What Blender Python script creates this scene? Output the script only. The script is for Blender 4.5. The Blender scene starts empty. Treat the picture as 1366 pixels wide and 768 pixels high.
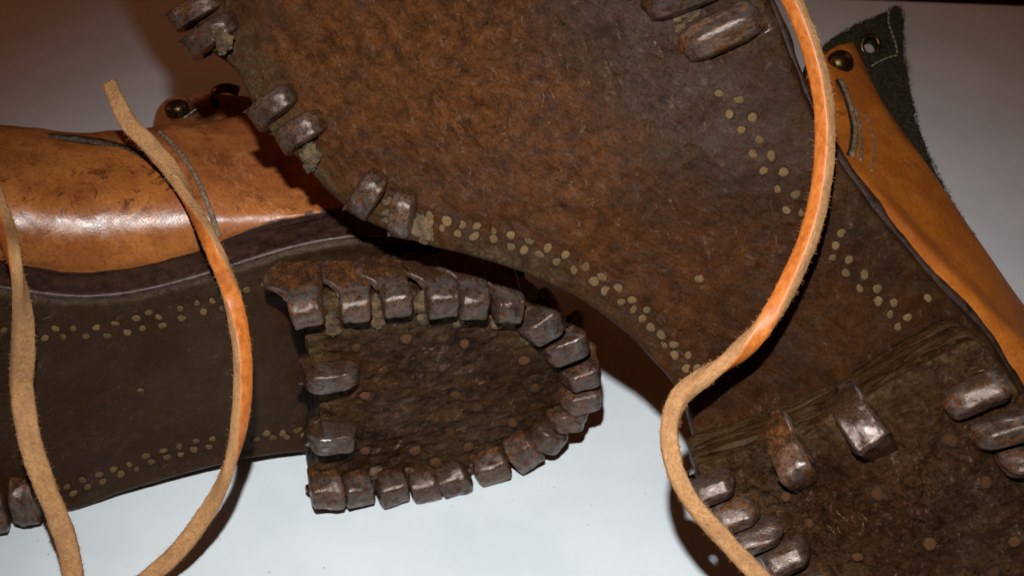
import bpy, bmesh, math, random
import numpy as np
from mathutils import Matrix, Vector
from mathutils.bvhtree import BVHTree
from mathutils.geometry import tessellate_polygon

# ------------------------------------------------------------------ camera, world, lights
rng = np.random.default_rng(7)
random.seed(7)
scene = bpy.context.scene
COL = scene.collection
W, H, FPX = 1366.0, 768.0, 1649.0
PITCH = math.radians(40.0)
CAM = np.array([0.0, 0.0, 29.0])                       # everything is laid out in centimetres, built in metres
FW = np.array([0, math.cos(PITCH), -math.sin(PITCH)])
RT = np.array([1.0, 0, 0])
UP = np.array([0, math.sin(PITCH), math.cos(PITCH)])
S = 0.01

cam_d = bpy.data.cameras.new('camera')
cam_d.sensor_width = 36.0
cam_d.lens = 36.0 * FPX / W
cam_d.clip_start, cam_d.clip_end = 0.01, 50.0
cam_d.dof.use_dof = True
cam_d.dof.focus_distance = 0.315
cam_d.dof.aperture_fstop = 26.0
cam = bpy.data.objects.new('camera', cam_d)
cam.location = CAM * S
cam.rotation_euler = (math.pi / 2 - PITCH, 0, 0)
COL.objects.link(cam)
scene.camera = cam

world = bpy.data.worlds.new('World')
scene.world = world
world.use_nodes = True
wb = world.node_tree.nodes['Background']
wb.inputs['Color'].default_value = (1.0, 0.27, 0.085, 1)   # tungsten-lit room
wb.inputs['Strength'].default_value = 0.035

def lamp(name, kind, loc, target, power, color, **kw):
    d = bpy.data.lights.new(name, kind)
    d.energy = power
    d.color = color
    for k, v in kw.items():
        setattr(d, k, v)
    o = bpy.data.objects.new(name, d)
    o.location = np.asarray(loc) * S
    dirv = Vector((np.asarray(target) - np.asarray(loc)).tolist())
    o.rotation_euler = dirv.to_track_quat('-Z', 'Y').to_euler()
    COL.objects.link(o)
    return o

# the flash tube of the camera, a few centimetres above the lens
lamp('flash', 'SPOT', CAM + UP * 6.6 - RT * 0.8 - FW * 0.5, (0.5, 23, 2.0), 7.6, (0.94, 0.985, 1.0),
     spot_size=math.radians(72), spot_blend=1.0, shadow_soft_size=0.005)
# the room's lamp, up on the right
lamp('ceiling_lamp', 'AREA', (75, 62, 62), (-10, 52, 0), 0.26, (1.0, 0.62, 0.42), shape='DISK', size=0.20)
# added orange lamp, unseen on the left, warming the far tabletop
lamp('orange_fill', 'AREA', (-210, 44, 74), (-5, 50, 0), 4.6, (1.0, 0.33, 0.12), shape='DISK', size=0.5)

scene.view_settings.view_transform = 'Standard'
scene.view_settings.look = 'None'
scene.view_settings.exposure = 0.1
scene.view_settings.gamma = 1.0
scene.view_settings.use_curve_mapping = False
scene.render.engine = 'CYCLES'
scene.cycles.use_denoising = True
scene.cycles.max_bounces = 6

# ------------------------------------------------------------------ helpers: projection
def ray(px, py):
    return FW + (px - W / 2) / FPX * RT - (py - H / 2) / FPX * UP

def at(px, py, depth):
    return CAM + depth * ray(px, py)

def on_plane(px, py, P, N):
    r = ray(px, py)
    return CAM + r * (np.dot(P - CAM, N) / np.dot(r, N))

def unit(a):
    a = np.asarray(a, float)
    return a / np.linalg.norm(a)

class Frame:
    def __init__(s, O, u, v, n):
        s.O, s.u, s.v, s.n = map(np.asarray, (O, u, v, n))
        s.B = np.stack([s.u, s.v, s.n])
    def world(s, P):
        return s.O + np.asarray(P) @ s.B
    def local(s, Pw):
        return (np.asarray(Pw) - s.O) @ s.B.T
    def px(s, x, y, n=0.0):
        return s.local(on_plane(x, y, s.O + s.n * n, s.n))
    def pxs(s, pts, n=0.0):
        return np.array([s.px(p[0], p[1], n) for p in pts])

# ------------------------------------------------------------------ helpers: noise
def _h(ix, iy, iz, seed):
    h = (ix * 374761393 + iy * 668265263 + iz * 2147483647 + seed * 1274126177) & 0xFFFFFFFF
    h = ((h ^ (h >> 13)) * 1274126177) & 0xFFFFFFFF
    h = ((h ^ (h >> 16)) * 2246822519) & 0xFFFFFFFF
    return ((h ^ (h >> 15)) & 0xFFFF) / 32767.5 - 1.0

def vnoise(P, seed=0):
    P = np.asarray(P, float)
    i = np.floor(P).astype(np.int64)
    f = P - i
    f = f * f * f * (f * (f * 6 - 15) + 10)
    r = 0
    for dx in (0, 1):
        for dy in (0, 1):
            for dz in (0, 1):
                w = (f[:, 0] if dx else 1 - f[:, 0]) * (f[:, 1] if dy else 1 - f[:, 1]) * (f[:, 2] if dz else 1 - f[:, 2])
                r = r + w * _h(i[:, 0] + dx, i[:, 1] + dy, i[:, 2] + dz, seed)
    return r

def fbm(P, freq, octv=4, seed=0, gain=0.5):
    P = np.asarray(P, float)
    r, a = np.zeros(len(P)), 1.0
    for k in range(octv):
        r += a * vnoise(P * freq + k * 17.3, seed + k)
        a *= gain
        freq *= 2.03
    return r

# ------------------------------------------------------------------ helpers: curves and meshes
def spline(pts, n, closed=False, even=True):
    P = np.asarray(pts, float)
    K = len(P)
    ch = np.linalg.norm(np.diff(P, axis=0), axis=1)
    Q = np.vstack([P[-1], P, P[0], P[1]]) if closed else np.vstack([2 * P[0] - P[1], P, 2 * P[-1] - P[-2]])
    segs = K if closed else K - 1
    dense = []
    m = 24
    for i in range(segs):
        p0, p1, p2, p3 = Q[i], Q[i + 1], Q[i + 2], Q[i + 3]
        t = np.linspace(0, 1, m, endpoint=False)[:, None]
        # centripetal-like tangents limited by chord
        d1 = np.linalg.norm(p2 - p1) + 1e-9
        d0 = np.linalg.norm(p1 - p0) + 1e-9
        d2 = np.linalg.norm(p3 - p2) + 1e-9
        m1 = ((p1 - p0) / d0 * d1 * d1 + (p2 - p1) * d0) / (d0 + d1)
        m2 = ((p2 - p1) / d1 * d2 * d1 + (p3 - p2) / d2 * d1 * d1) / (d1 + d2)
        dense.append((2*t**3-3*t**2+1)*p1 + (t**3-2*t**2+t)*m1 + (-2*t**3+3*t**2)*p2 + (t**3-t**2)*m2)
    dense = np.vstack(dense + ([P[:1]] if closed else [P[-1:]]))
    if not even:
        par = np.linspace(0, len(dense) - 1, n)
        return np.stack([np.interp(par, np.arange(len(dense)), dense[:, k]) for k in range(P.shape[1])], 1)
    L = np.concatenate([[0], np.cumsum(np.linalg.norm(np.diff(dense, axis=0), axis=1))])
    s = np.linspace(0, L[-1], n + 1)[:-1] if closed else np.linspace(0, L[-1], n)
    return np.stack([np.interp(s, L, dense[:, k]) for k in range(P.shape[1])], 1)

def grid_faces(nr, nc, wrap_c=False, wrap_r=False):
    r = np.arange(nr if wrap_r else nr - 1)[:, None]
    c = np.arange(nc if wrap_c else nc - 1)[None, :]
    r2, c2 = (r + 1) % nr, (c + 1) % nc
    return np.stack([r * nc + c, r * nc + c2, r2 * nc + c2, r2 * nc + c], -1).reshape(-1, 4)

def make_mesh(name, V, F, mats, loc=None, matidx=None, smooth=True, recalc=True, extra=None):
    """V in metres, loc = texture coordinates in centimetres"""
    me = bpy.data.meshes.new(name)
    V = np.asarray(V, float)
    if isinstance(F, np.ndarray):
        k = F.shape[1]
        me.vertices.add(len(V))
        me.vertices.foreach_set('co', V.ravel())
        me.loops.add(F.size)
        me.polygons.add(len(F))
        me.loops.foreach_set('vertex_index', F.astype(np.int32).ravel())
        me.polygons.foreach_set('loop_start', np.arange(0, F.size, k, dtype=np.int32))
        me.polygons.foreach_set('loop_total', np.full(len(F), k, dtype=np.int32))
        me.update(calc_edges=True)
        me.validate()
    else:
        me.from_pydata([tuple(v) for v in V], [], [tuple(int(i) for i in f) for f in F])
    for m in (mats if isinstance(mats, (list, tuple)) else [mats]):
        me.materials.append(m)
    if matidx is not None:
        me.polygons.foreach_set('material_index', np.asarray(matidx, np.int32))
    a = me.attributes.new('loc', 'FLOAT_VECTOR', 'POINT')
    L = (V / S) if loc is None else np.asarray(loc, float)
    a.data.foreach_set('vector', np.ascontiguousarray(L, np.float32).ravel())
    for k, arr in (extra or {}).items():
        b = me.attributes.new(k, 'FLOAT', 'POINT')
        b.data.foreach_set('value', np.asarray(arr, np.float32))
    if recalc:
        bm = bmesh.new()
        bm.from_mesh(me)
        bmesh.ops.recalc_face_normals(bm, faces=bm.faces)
        bm.to_mesh(me)
        bm.free()
    if smooth:
        me.polygons.foreach_set('use_smooth', np.ones(len(me.polygons), bool))
    me.update()
    return me

def link(name, me, parent=None, M=None, kind=None):
    o = bpy.data.objects.new(name, me)
    COL.objects.link(o)
    if parent is not None:
        o.parent = parent
        o.matrix_basis = Matrix.Translation(-Vector(parent.location)) @ (M or Matrix())
        if parent.parent is not None:
            o.matrix_basis = Matrix.Translation(-(Vector(parent.location) + Vector(parent.parent.location))) @ (M or Matrix())
    elif M is not None:
        o.matrix_basis = M
    if kind:
        o['kind'] = kind
    return o

def part(name, Vcm, F, mats, parent, loc=None, **kw):
    kind = kw.pop('kind', None)
    me = make_mesh(name, np.asarray(Vcm) * S, F, mats, loc=(np.asarray(Vcm) if loc is None else loc), **kw)
    return link(name, me, parent, kind=kind)

def thing(name, label, cat, loc_cm, group=None):
    o = bpy.data.objects.new(name, None)
    o.empty_display_size = 0.02
    o.location = np.asarray(loc_cm) * S
    COL.objects.link(o)
    o['label'] = label
    o['category'] = cat
    if group:
        o['group'] = group
    return o

def basis(P, x, y, z, sx=1, sy=1, sz=1):
    """P in cm; columns are axes; result places a mesh given in metres"""
    M = Matrix.Identity(4)
    for k, (a, s_) in enumerate(((x, sx), (y, sy), (z, sz))):
        for r in range(3):
            M[r][k] = a[r] * s_
    for r in range(3):
        M[r][3] = P[r] * S
    return M

# ------------------------------------------------------------------ materials
class NT:
    def __init__(s, name):
        s.m = bpy.data.materials.new(name)
        s.m.use_nodes = True
        s.t = s.m.node_tree
        s.bsdf = s.t.nodes['Principled BSDF']
        a = s.t.nodes.new('ShaderNodeAttribute')
        a.attribute_name = 'loc'
        s.loc = a.outputs['Vector']
        oi = s.t.nodes.new('ShaderNodeObjectInfo')
        s.rand = oi.outputs['Random']
    def n(s, t, **kw):
        nd = s.t.nodes.new(t)
        for k, v in kw.items():
            setattr(nd, k, v)
        return nd
    def put(s, sock, v):
        if hasattr(v, 'links') or isinstance(v, bpy.types.NodeSocket):
            s.t.links.new(v, sock)
        elif isinstance(v, tuple) and len(v) == 3 and sock.type == 'RGBA':
            sock.default_value = (*v, 1)
        else:
            sock.default_value = v
    def map(s, scale=(1, 1, 1), rot=(0, 0, 0), vec=None, off=(0, 0, 0)):
        m = s.n('ShaderNodeMapping')
        s.put(m.inputs['Vector'], vec or s.loc)
        m.inputs['Scale'].default_value = scale
        m.inputs['Rotation'].default_value = rot
        m.inputs['Location'].default_value = off
        return m.outputs[0]
    def shift(s, vec=None, k=40.0):
        """a different place in the texture for every object"""
        c = s.n('ShaderNodeVectorMath', operation='SCALE')
        c.inputs[0].default_value = (1.0, 0.7, 0.4)
        ml = s.math('MULTIPLY', s.rand, k)
        s.put(c.inputs['Scale'], ml)
        a = s.n('ShaderNodeVectorMath', operation='ADD')
        s.put(a.inputs[0], vec or s.loc)
        s.put(a.inputs[1], c.outputs[0])
        return a.outputs[0]
    def noise(s, scale, detail=4, rough=0.55, vec=None, dist=0.0):
        nd = s.n('ShaderNodeTexNoise')
        s.put(nd.inputs['Vector'], vec or s.loc)
        nd.inputs['Scale'].default_value = scale
        nd.inputs['Detail'].default_value = detail
        nd.inputs['Roughness'].default_value = rough
        nd.inputs['Distortion'].default_value = dist
        return nd.outputs['Fac']
    def voro(s, scale, feature='F1', vec=None, out='Distance', rnd=1.0):
        nd = s.n('ShaderNodeTexVoronoi', feature=feature)
        s.put(nd.inputs['Vector'], vec or s.loc)
        nd.inputs['Scale'].default_value = scale
        nd.inputs['Randomness'].default_value = rnd
        return nd.outputs[out]
    def ramp(s, fac, lo, hi, a=0.0, b=1.0):
        nd = s.n('ShaderNodeMapRange', interpolation_type='SMOOTHSTEP')
        s.put(nd.inputs[0], fac)
        nd.inputs[1].default_value, nd.inputs[2].default_value = lo, hi
        nd.inputs[3].default_value, nd.inputs[4].default_value = a, b
        return nd.outputs[0]
    def math(s, op, a, b=0.0):
        nd = s.n('ShaderNodeMath', operation=op)
        s.put(nd.inputs[0], a)
        s.put(nd.inputs[1], b)
        return nd.outputs[0]
    def mix(s, fac, a, b):
        nd = s.n('ShaderNodeMix', data_type='RGBA')
        s.put(nd.inputs[0], fac)
        s.put(nd.inputs[6], a)
        s.put(nd.inputs[7], b)
        return nd.outputs[2]
    def attr(s, name):
        a = s.n('ShaderNodeAttribute')
        a.attribute_name = name
        return a.outputs['Fac']
    def bump(s, h, strength, dist_cm, prev=None):
        b = s.n('ShaderNodeBump')
        b.inputs['Strength'].default_value = strength
        b.inputs['Distance'].default_value = dist_cm * S
        s.put(b.inputs['Height'], h)
        if prev is not None:
            s.put(b.inputs['Normal'], prev)
        return b.outputs[0]
    def done(s, color, rough, normal=None, metal=None, spec=None):
        s.put(s.bsdf.inputs['Base Color'], color)
        s.put(s.bsdf.inputs['Roughness'], rough)
        if normal is not None:
            s.put(s.bsdf.inputs['Normal'], normal)
        if metal is not None:
            s.put(s.bsdf.inputs['Metallic'], metal)
        if spec is not None:
            s.put(s.bsdf.inputs['Specular IOR Level'], spec)
        return s.m

def streaks(t, ang, scale, lo, hi, stretch=(0.22, 1.9, 1.0)):
    v = t.map((1, 1, 1), (0, 0, ang))
    w = t.noise(0.9, 2, vec=v)
    v2 = t.map(stretch, (0, 0, 0), vec=v)
    f = t.noise(scale, 3, 0.6, vec=v2, dist=0.6)
    return t.ramp(f, lo, hi)

def mat_sole(name, dark, warm, grey, sheen=0.05, grime=(0.066, 0.041, 0.0185), rough=(0.34, 0.54)):
    t = NT(name)
    big = t.noise(0.35, 4, 0.6)
    mid = t.noise(1.6, 6, 0.65)
    fine = t.noise(9.0, 5, 0.7)
    warmth = t.attr('warm')
    greyness = t.attr('grey')
    edge = t.attr('edge')
    c = t.mix(t.ramp(t.noise(2.2, 8, 0.72), 0.22, 0.74), dark, warm)
    wv = t.math('ADD', t.math('MULTIPLY', t.ramp(big, 0.35, 0.65), 0.25), warmth)
    c = t.mix(t.math('MINIMUM', wv, 1.0), t.mix(t.ramp(mid, 0.3, 0.7), dark, tuple(0.80 * d + 0.20 * w for d, w in zip(dark, warm))), c)
    g = t.math('MULTIPLY', greyness, t.ramp(t.noise(1.2, 5, 0.7), 0.3, 0.62))
    c = t.mix(g, c, grey)
    relw = t.attr('rel')
    relief = t.noise(3.5, 6, 0.62, vec=t.map((0.95, 1.12, 1.0), (0, 0, 0.3)), dist=0.35)
    c = t.mix(t.math('MULTIPLY', t.math('MULTIPLY', t.ramp(relief, 0.50, 0.34), 0.65), relw), c, tuple(d * 0.35 for d in dark))  # pits coloured darker: lodged dirt plus painted relief shade
    c = t.mix(t.math('MULTIPLY', t.math('MULTIPLY', t.ramp(relief, 0.56, 0.72), 0.42), relw), c, tuple(1.15 * w + 0.022 for w in warm))  # peaks coloured lighter, painting the lit side of the relief
    # dark specks, ground-in grime
    c = t.mix(t.math('MULTIPLY', t.ramp(t.noise(14.0, 6, 0.75), 0.48, 0.62), 0.55), c, tuple(d * 0.45 for d in dark))
    c = t.mix(t.math('MULTIPLY', t.ramp(t.noise(5.5, 6, 0.75), 0.52, 0.70), 0.42), c, tuple(d * 0.5 for d in dark))
    # scuffs that have lifted the grain, their flash highlights painted into the colour
    wv_ = t.n('ShaderNodeVectorMath', operation='ADD')
    nz = t.n('ShaderNodeTexNoise')
    nz.inputs['Scale'].default_value = 1.6
    nz.inputs['Detail'].default_value = 3
    t.put(nz.inputs['Vector'], t.loc)
    sc_ = t.n('ShaderNodeVectorMath', operation='SCALE')
    t.put(sc_.inputs[0], nz.outputs['Color'])
    sc_.inputs['Scale'].default_value = 0.55
    t.put(wv_.inputs[0], t.loc)
    t.put(wv_.inputs[1], sc_.outputs[0])
    wl = wv_.outputs[0]
    def flake(ang, scale, lo, hi, stretch):
        v = t.map(stretch, (0, 0, 0), vec=t.map((1, 1, 1), (0, 0, ang), vec=wl))
        return t.ramp(t.noise(scale, 6, 0.72, vec=v), lo, hi)
    s1 = flake(0.62, 3.0, 0.585, 0.66, (0.5, 1.7, 1.0))
    s2 = flake(0.25, 5.0, 0.60, 0.67, (0.4, 2.2, 1.0))
    sc = t.math('MINIMUM', t.math('ADD', s1, s2), 1.0)
    sc = t.math('MULTIPLY', sc, t.math('MULTIPLY', t.ramp(t.noise(11.0, 4, 0.7), 0.42, 0.58), t.ramp(t.noise(0.55, 3, 0.6), 0.28, 0.52)))
    sc = t.math('MULTIPLY', sc, t.math('MINIMUM', t.math('ADD', t.math('MULTIPLY', t.attr('rel'), 0.8), 0.12), 1.0))
    c = t.mix(t.math('MULTIPLY', sc, 0.75), c, (0.185, 0.105, 0.056))
    ed = t.math('MULTIPLY', edge, t.ramp(t.noise(2.6, 5, 0.7), 0.36, 0.6))
    c = t.mix(ed, c, t.mix(t.ramp(fine, 0.4, 0.62), tuple(g_ * 0.45 for g_ in grime), grime))
    r = t.ramp(t.noise(2.2, 5, 0.7), 0.35, 0.7, rough[0], rough[1])
    h = t.math('ADD', relief, t.math('MULTIPLY', t.voro(9.0), 0.15))
    b_ = t.n('ShaderNodeBump')
    b_.inputs['Distance'].default_value = 0.16 * S
    t.put(b_.inputs['Strength'], t.math('MINIMUM', relw, 1.0))
    t.put(b_.inputs['Height'], h)
    nb = b_.outputs[0]
    nb = t.bump(t.noise(26.0, 4, 0.65), 0.6, 0.03, nb)
    nb = t.bump(sc, 0.55, 0.03, nb)
    r = t.math('SUBTRACT', r, t.math('ADD', t.math('MULTIPLY', sc, 0.12), t.math('MULTIPLY', t.ramp(relief, 0.54, 0.68), 0.12)))
    return t.done(c, r, nb, spec=t.math('ADD', t.math('ADD', sheen, t.math('MULTIPLY', sc, 0.45)), t.math('ADD', t.math('MULTIPLY', greyness, 0.06), t.math('MULTIPLY', t.math('MULTIPLY', t.ramp(relief, 0.54, 0.68), relw), 0.16))))

def mat_upper(name, light, dark, stain, rough=0.3):
    t = NT(name)
    big = t.noise(0.55, 4, 0.6)
    mid = t.noise(1.5, 6, 0.7, dist=0.7)
    c = t.mix(t.ramp(big, 0.35, 0.65), light, dark)
    c = t.mix(t.math('MULTIPLY', t.ramp(mid, 0.52, 0.62), t.attr('stain')), c, stain)
    c = t.mix(t.math('MULTIPLY', t.ramp(t.noise(12.0, 4, 0.6), 0.5, 0.66), 0.35), c, tuple(0.55 * s_ for s_ in stain))
    c = t.mix(t.attr('dirt'), c, (0.035, 0.022, 0.014))
    wr = t.noise(1.0, 3, 0.55, vec=t.map((2.2, 0.55, 0.55), (0, 0, 0), vec=t.map((1, 1, 1), (0, 0.45, 0.45))), dist=0.5)
    wr2 = t.noise(2.1, 3, 0.6, vec=t.map((1.6, 0.45, 0.45), (0, 0, 0), vec=t.map((1, 1, 1), (0, 0.2, 0.3))), dist=0.5)
    crs = t.math('MAXIMUM', t.ramp(t.math('ABSOLUTE', t.math('SUBTRACT', wr, 0.5)), 0.0, 0.016, 1, 0), t.ramp(t.math('ABSOLUTE', t.math('SUBTRACT', wr2, 0.5)), 0.0, 0.018, 1, 0))
    wrk = t.math('MULTIPLY', crs, t.math('MULTIPLY', t.attr('wrinkle'), t.ramp(t.noise(0.8, 3, 0.6), 0.35, 0.6)))
    c = t.mix(t.math('MINIMUM', t.math('MULTIPLY', wrk, 0.62), 0.5), c, (0.58, 0.27, 0.11))
    cell = t.voro(16.0, 'DISTANCE_TO_EDGE')
    nb = t.bump(t.ramp(cell, 0.0, 0.16), 0.08, 0.02)
    nb = t.bump(t.noise(3.0, 5, 0.6), 0.22, 0.05, nb)
    nb = t.bump(wr, t_w := 0.0, 0.06, nb) if False else nb
    b = t.n('ShaderNodeBump')
    b.inputs['Distance'].default_value = 0.05 * S
    t.put(b.inputs['Strength'], t.math('MULTIPLY', t.attr('wrinkle'), 0.55))
    t.put(b.inputs['Height'], t.math('ADD', t.math('MULTIPLY', wr, 0.5), t.math('MULTIPLY', wrk, -0.25)))
    t.put(b.inputs['Normal'], nb)
    r = t.ramp(t.noise(4.0, 5, 0.7), 0.3, 0.7, rough, rough + 0.16)
    return t.done(c, r, b.outputs[0], spec=0.5)

def mat_iron(name='hobnail_iron'):
    t = NT(name)
    v = t.shift()
    a = t.noise(3.0, 6, 0.7, vec=v)
    f = t.noise(14.0, 5, 0.7, vec=v)
    iron = t.mix(t.ramp(f, 0.3, 0.7), (0.025, 0.0110, 0.0055), (0.072, 0.034, 0.0175))
    rust = t.mix(t.ramp(f, 0.35, 0.65), (0.036, 0.0120, 0.0045), (0.140, 0.050, 0.0140))
    rf = t.ramp(t.math('ADD', a, t.math('MULTIPLY', t.math('SUBTRACT', t.rand, 0.5), 0.18)), 0.47, 0.66)
    wear_glint = t.math('MULTIPLY', t.attr('wear_glint'), t.ramp(t.noise(5.0, 4, 0.7, vec=v), 0.38, 0.62))
    rf = t.math('MULTIPLY', rf, t.math('SUBTRACT', 1.0, wear_glint))
    c = t.mix(rf, iron, rust)
    c = t.mix(t.math('MULTIPLY', wear_glint, 0.8), c, (0.20, 0.175, 0.16))
    metal = t.math('MULTIPLY', t.math('MULTIPLY', t.math('SUBTRACT', 1.0, rf), t.math('ADD', 0.30, t.math('MULTIPLY', wear_glint, 0.5))), 1.0)
    r = t.math('ADD', t.ramp(f, 0.3, 0.7, 0.17, 0.33), t.math('MULTIPLY', rf, 0.12))
    r = t.math('MAXIMUM', t.math('SUBTRACT', r, t.math('MULTIPLY', wear_glint, 0.10)), 0.13)
    nb = t.bump(t.noise(4.0, 7, 0.68, vec=v), 0.32, 0.09)
    nb = t.bump(t.noise(26.0, 3, 0.6, vec=v), 0.22, 0.02, nb)
    return t.done(c, r, nb, metal=metal, spec=0.35)

def mat_simple(name, a, b, scale=6, rough=(0.5, 0.75), bump=0.4, bd=0.03, metal=None, shift=False, spec=0.4):
    t = NT(name)
    v = t.shift() if shift else t.loc
    f = t.noise(scale, 6, 0.68, vec=v)
    c = t.mix(t.ramp(f, 0.34, 0.66), a, b)
    if shift:
        c = t.mix(t.math('MULTIPLY', t.rand, 0.6), c, tuple(x * 0.45 for x in a))
    nb = t.bump(t.noise(scale * 2.2, 6, 0.7, vec=v), bump, bd)
    return t.done(c, t.ramp(f, 0.3, 0.7, *rough), nb, metal=metal, spec=spec)

M_soleB = mat_sole('worn_sole_leather', (0.0120, 0.0044, 0.0014), (0.105, 0.032, 0.0066), (0.046, 0.024, 0.0145))
M_soleA = mat_sole('dark_sole_leather', (0.020, 0.0076, 0.0025), (0.050, 0.0185, 0.0055), (0.042, 0.022, 0.0085), rough=(0.30, 0.46), sheen=0.09)
M_heel = mat_sole('heel_leather', (0.016, 0.0062, 0.0022), (0.070, 0.026, 0.0080), (0.052, 0.028, 0.0115), grime=(0.095, 0.053, 0.021))
M_bead = mat_simple('polished_bead', (0.020, 0.009, 0.006), (0.060, 0.030, 0.018), 4.0, (0.26, 0.42), 0.6, 0.04)
M_edge = mat_simple('burnished_sole_edge', (0.010, 0.005, 0.003), (0.040, 0.0165, 0.0095), 3.0, (0.42, 0.6), 0.6, 0.06, spec=0.28)
M_upA = mat_upper('tan_leather', (0.37, 0.122, 0.026), (0.24, 0.070, 0.015), (0.10, 0.024, 0.007), 0.25)
M_upA2 = mat_upper('tan_creased_leather', (0.36, 0.112, 0.028), (0.22, 0.062, 0.017), (0.10, 0.028, 0.011))
M_upB = mat_upper('orange_leather', (0.46, 0.135, 0.014), (0.34, 0.088, 0.010), (0.16, 0.030, 0.006))
M_flap = mat_upper('shaded_russet_leather', (0.20, 0.055, 0.016), (0.13, 0.034, 0.011), (0.08, 0.02, 0.008))  # russet, darkened further: the flap's shade is painted into its colour
M_iron = mat_iron()
M_peg = mat_simple('wooden_peg', (0.070, 0.037, 0.013), (0.205, 0.120, 0.045), 4, (0.5, 0.7), 0.7, 0.03, shift=True, spec=0.2)
M_dirt = mat_simple('ground_in_dirt', (0.010, 0.006, 0.004), (0.035, 0.022, 0.012), 8, (0.7, 0.9), 0.6, 0.03, spec=0.1)
M_nailhead = mat_simple('rusty_nail_head', (0.050, 0.019, 0.007), (0.165, 0.064, 0.020), 6, (0.45, 0.7), 0.8, 0.05, shift=True, spec=0.2)
M_mud = mat_simple('dried_mud', (0.028, 0.016, 0.007), (0.130, 0.076, 0.033), 5.0, (0.7, 0.95), 0.8, 0.06)
M_grain = mat_simple('lace_grain', (0.40, 0.100, 0.014), (0.58, 0.175, 0.032), 5, (0.36, 0.5), 0.4, 0.02)
def mat_suede():
    t = NT('lace_flesh')
    f = t.noise(9.0, 6, 0.7)
    c = t.mix(t.ramp(f, 0.32, 0.68), (0.46, 0.215, 0.082), (0.64, 0.345, 0.150))
    c = t.mix(t.math('MULTIPLY', t.ramp(t.noise(1.3, 4, 0.6), 0.42, 0.66), 0.55), c, (0.36, 0.175, 0.080))
    c = t.mix(t.math('MULTIPLY', t.ramp(t.noise(17.0, 4, 0.7), 0.60, 0.70), 0.6), c, (0.12, 0.055, 0.022))
    nb = t.bump(t.noise(13.0, 6, 0.75), 1.0, 0.07)
    return t.done(c, t.ramp(f, 0.3, 0.7, 0.8, 0.95), nb, spec=0.15)
M_flesh = mat_suede()

M_felt = mat_simple('green_felt', (0.015, 0.012, 0.006), (0.048, 0.038, 0.020), 9, (0.9, 1.0), 1.0, 0.08, spec=0.1)
M_brass = mat_simple('aged_brass', (0.030, 0.017, 0.007), (0.10, 0.058, 0.019), 5, (0.24, 0.4), 0.2, 0.02, metal=0.9)
M_steel = mat_simple('tarnished_plate', (0.12, 0.13, 0.10), (0.30, 0.28, 0.20), 6, (0.3, 0.45), 0.2, 0.02, metal=0.9)
M_slash = mat_simple('torn_leather_edge', (0.085, 0.052, 0.030), (0.27, 0.18, 0.105), 9, (0.6, 0.85), 0.9, 0.05)
M_thread = mat_simple('pale_thread', (0.17, 0.145, 0.075), (0.28, 0.245, 0.135), 20, (0.8, 0.9), 0.5, 0.02)
M_seam = mat_simple('seam_cord', (0.020, 0.012, 0.008), (0.10, 0.064, 0.038), 7, (0.4, 0.65), 0.9, 0.05)

def mat_table():
    t = NT('white_painted_board')
    a = t.noise(0.25, 4, 0.6)
    c = t.mix(t.ramp(a, 0.3, 0.7), (0.61, 0.64, 0.655), (0.67, 0.695, 0.705))
    sp = t.voro(1.1, vec=t.map((1, 1, 1), vec=t.loc))
    sp2 = t.noise(0.35, 2, 0.5)
    spk = t.math('MULTIPLY', t.ramp(sp, 0.02, 0.045, 1.0, 0.0), t.ramp(sp2, 0.5, 0.6))
    c = t.mix(t.math('MULTIPLY', spk, 0.7), c, (0.2, 0.18, 0.16))
    c = t.mix(t.math('MULTIPLY', t.ramp(t.noise(1.2, 6, 0.7), 0.58, 0.72), 0.16), c, (0.5, 0.52, 0.54))
    nb = t.bump(t.noise(8.0, 5, 0.6), 0.12, 0.03)
    return t.done(c, t.ramp(a, 0.3, 0.7, 0.5, 0.6), nb, spec=0.3)
M_table = mat_table()
M_floor = mat_simple('dark_carpet', (0.012, 0.008, 0.006), (0.03, 0.02, 0.015), 1.0, (0.9, 1.0), 0.5, 0.3)

# ------------------------------------------------------------------ surface and background
def box_between(name, P4, thick, mat, kind, label=None):
    V = [(*p[:2], 0.0) for p in P4] + [(*p[:2], -thick) for p in P4]
    F = [(0, 1, 2, 3), (7, 6, 5, 4), (0, 4, 5, 1), (1, 5, 6, 2), (2, 6, 7, 3), (3, 7, 4, 0)]
    me = make_mesh(name, np.array(V) * S, F, mat, smooth=False)
    o = link(name, me, kind=kind)
    if label:
        o['label'] = label
    return o
Zn = np.array([0, 0, 1.0])
e1 = on_plane(1060, -3, np.zeros(3), Zn)
e2 = on_plane(1366, 9, np.zeros(3), Zn)
ed = unit(e2 - e1)
pl = e1 - ed * 95
pr = e1 + ed * 45
back = np.array([ed[1], -ed[0], 0])
box_between('tabletop', [pl, pr, pr + back * 75, pl + back * 75], 2.5, M_table, 'structure',
            'white painted tabletop under the two boots')
Vf = np.array([[-400, -300, -72], [400, -300, -72], [400, 500, -72], [-400, 500, -72.]]) * S
link('floor', make_mesh('floor', Vf, [(0, 1, 2, 3)], M_floor, smooth=False), kind='structure')

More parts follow.
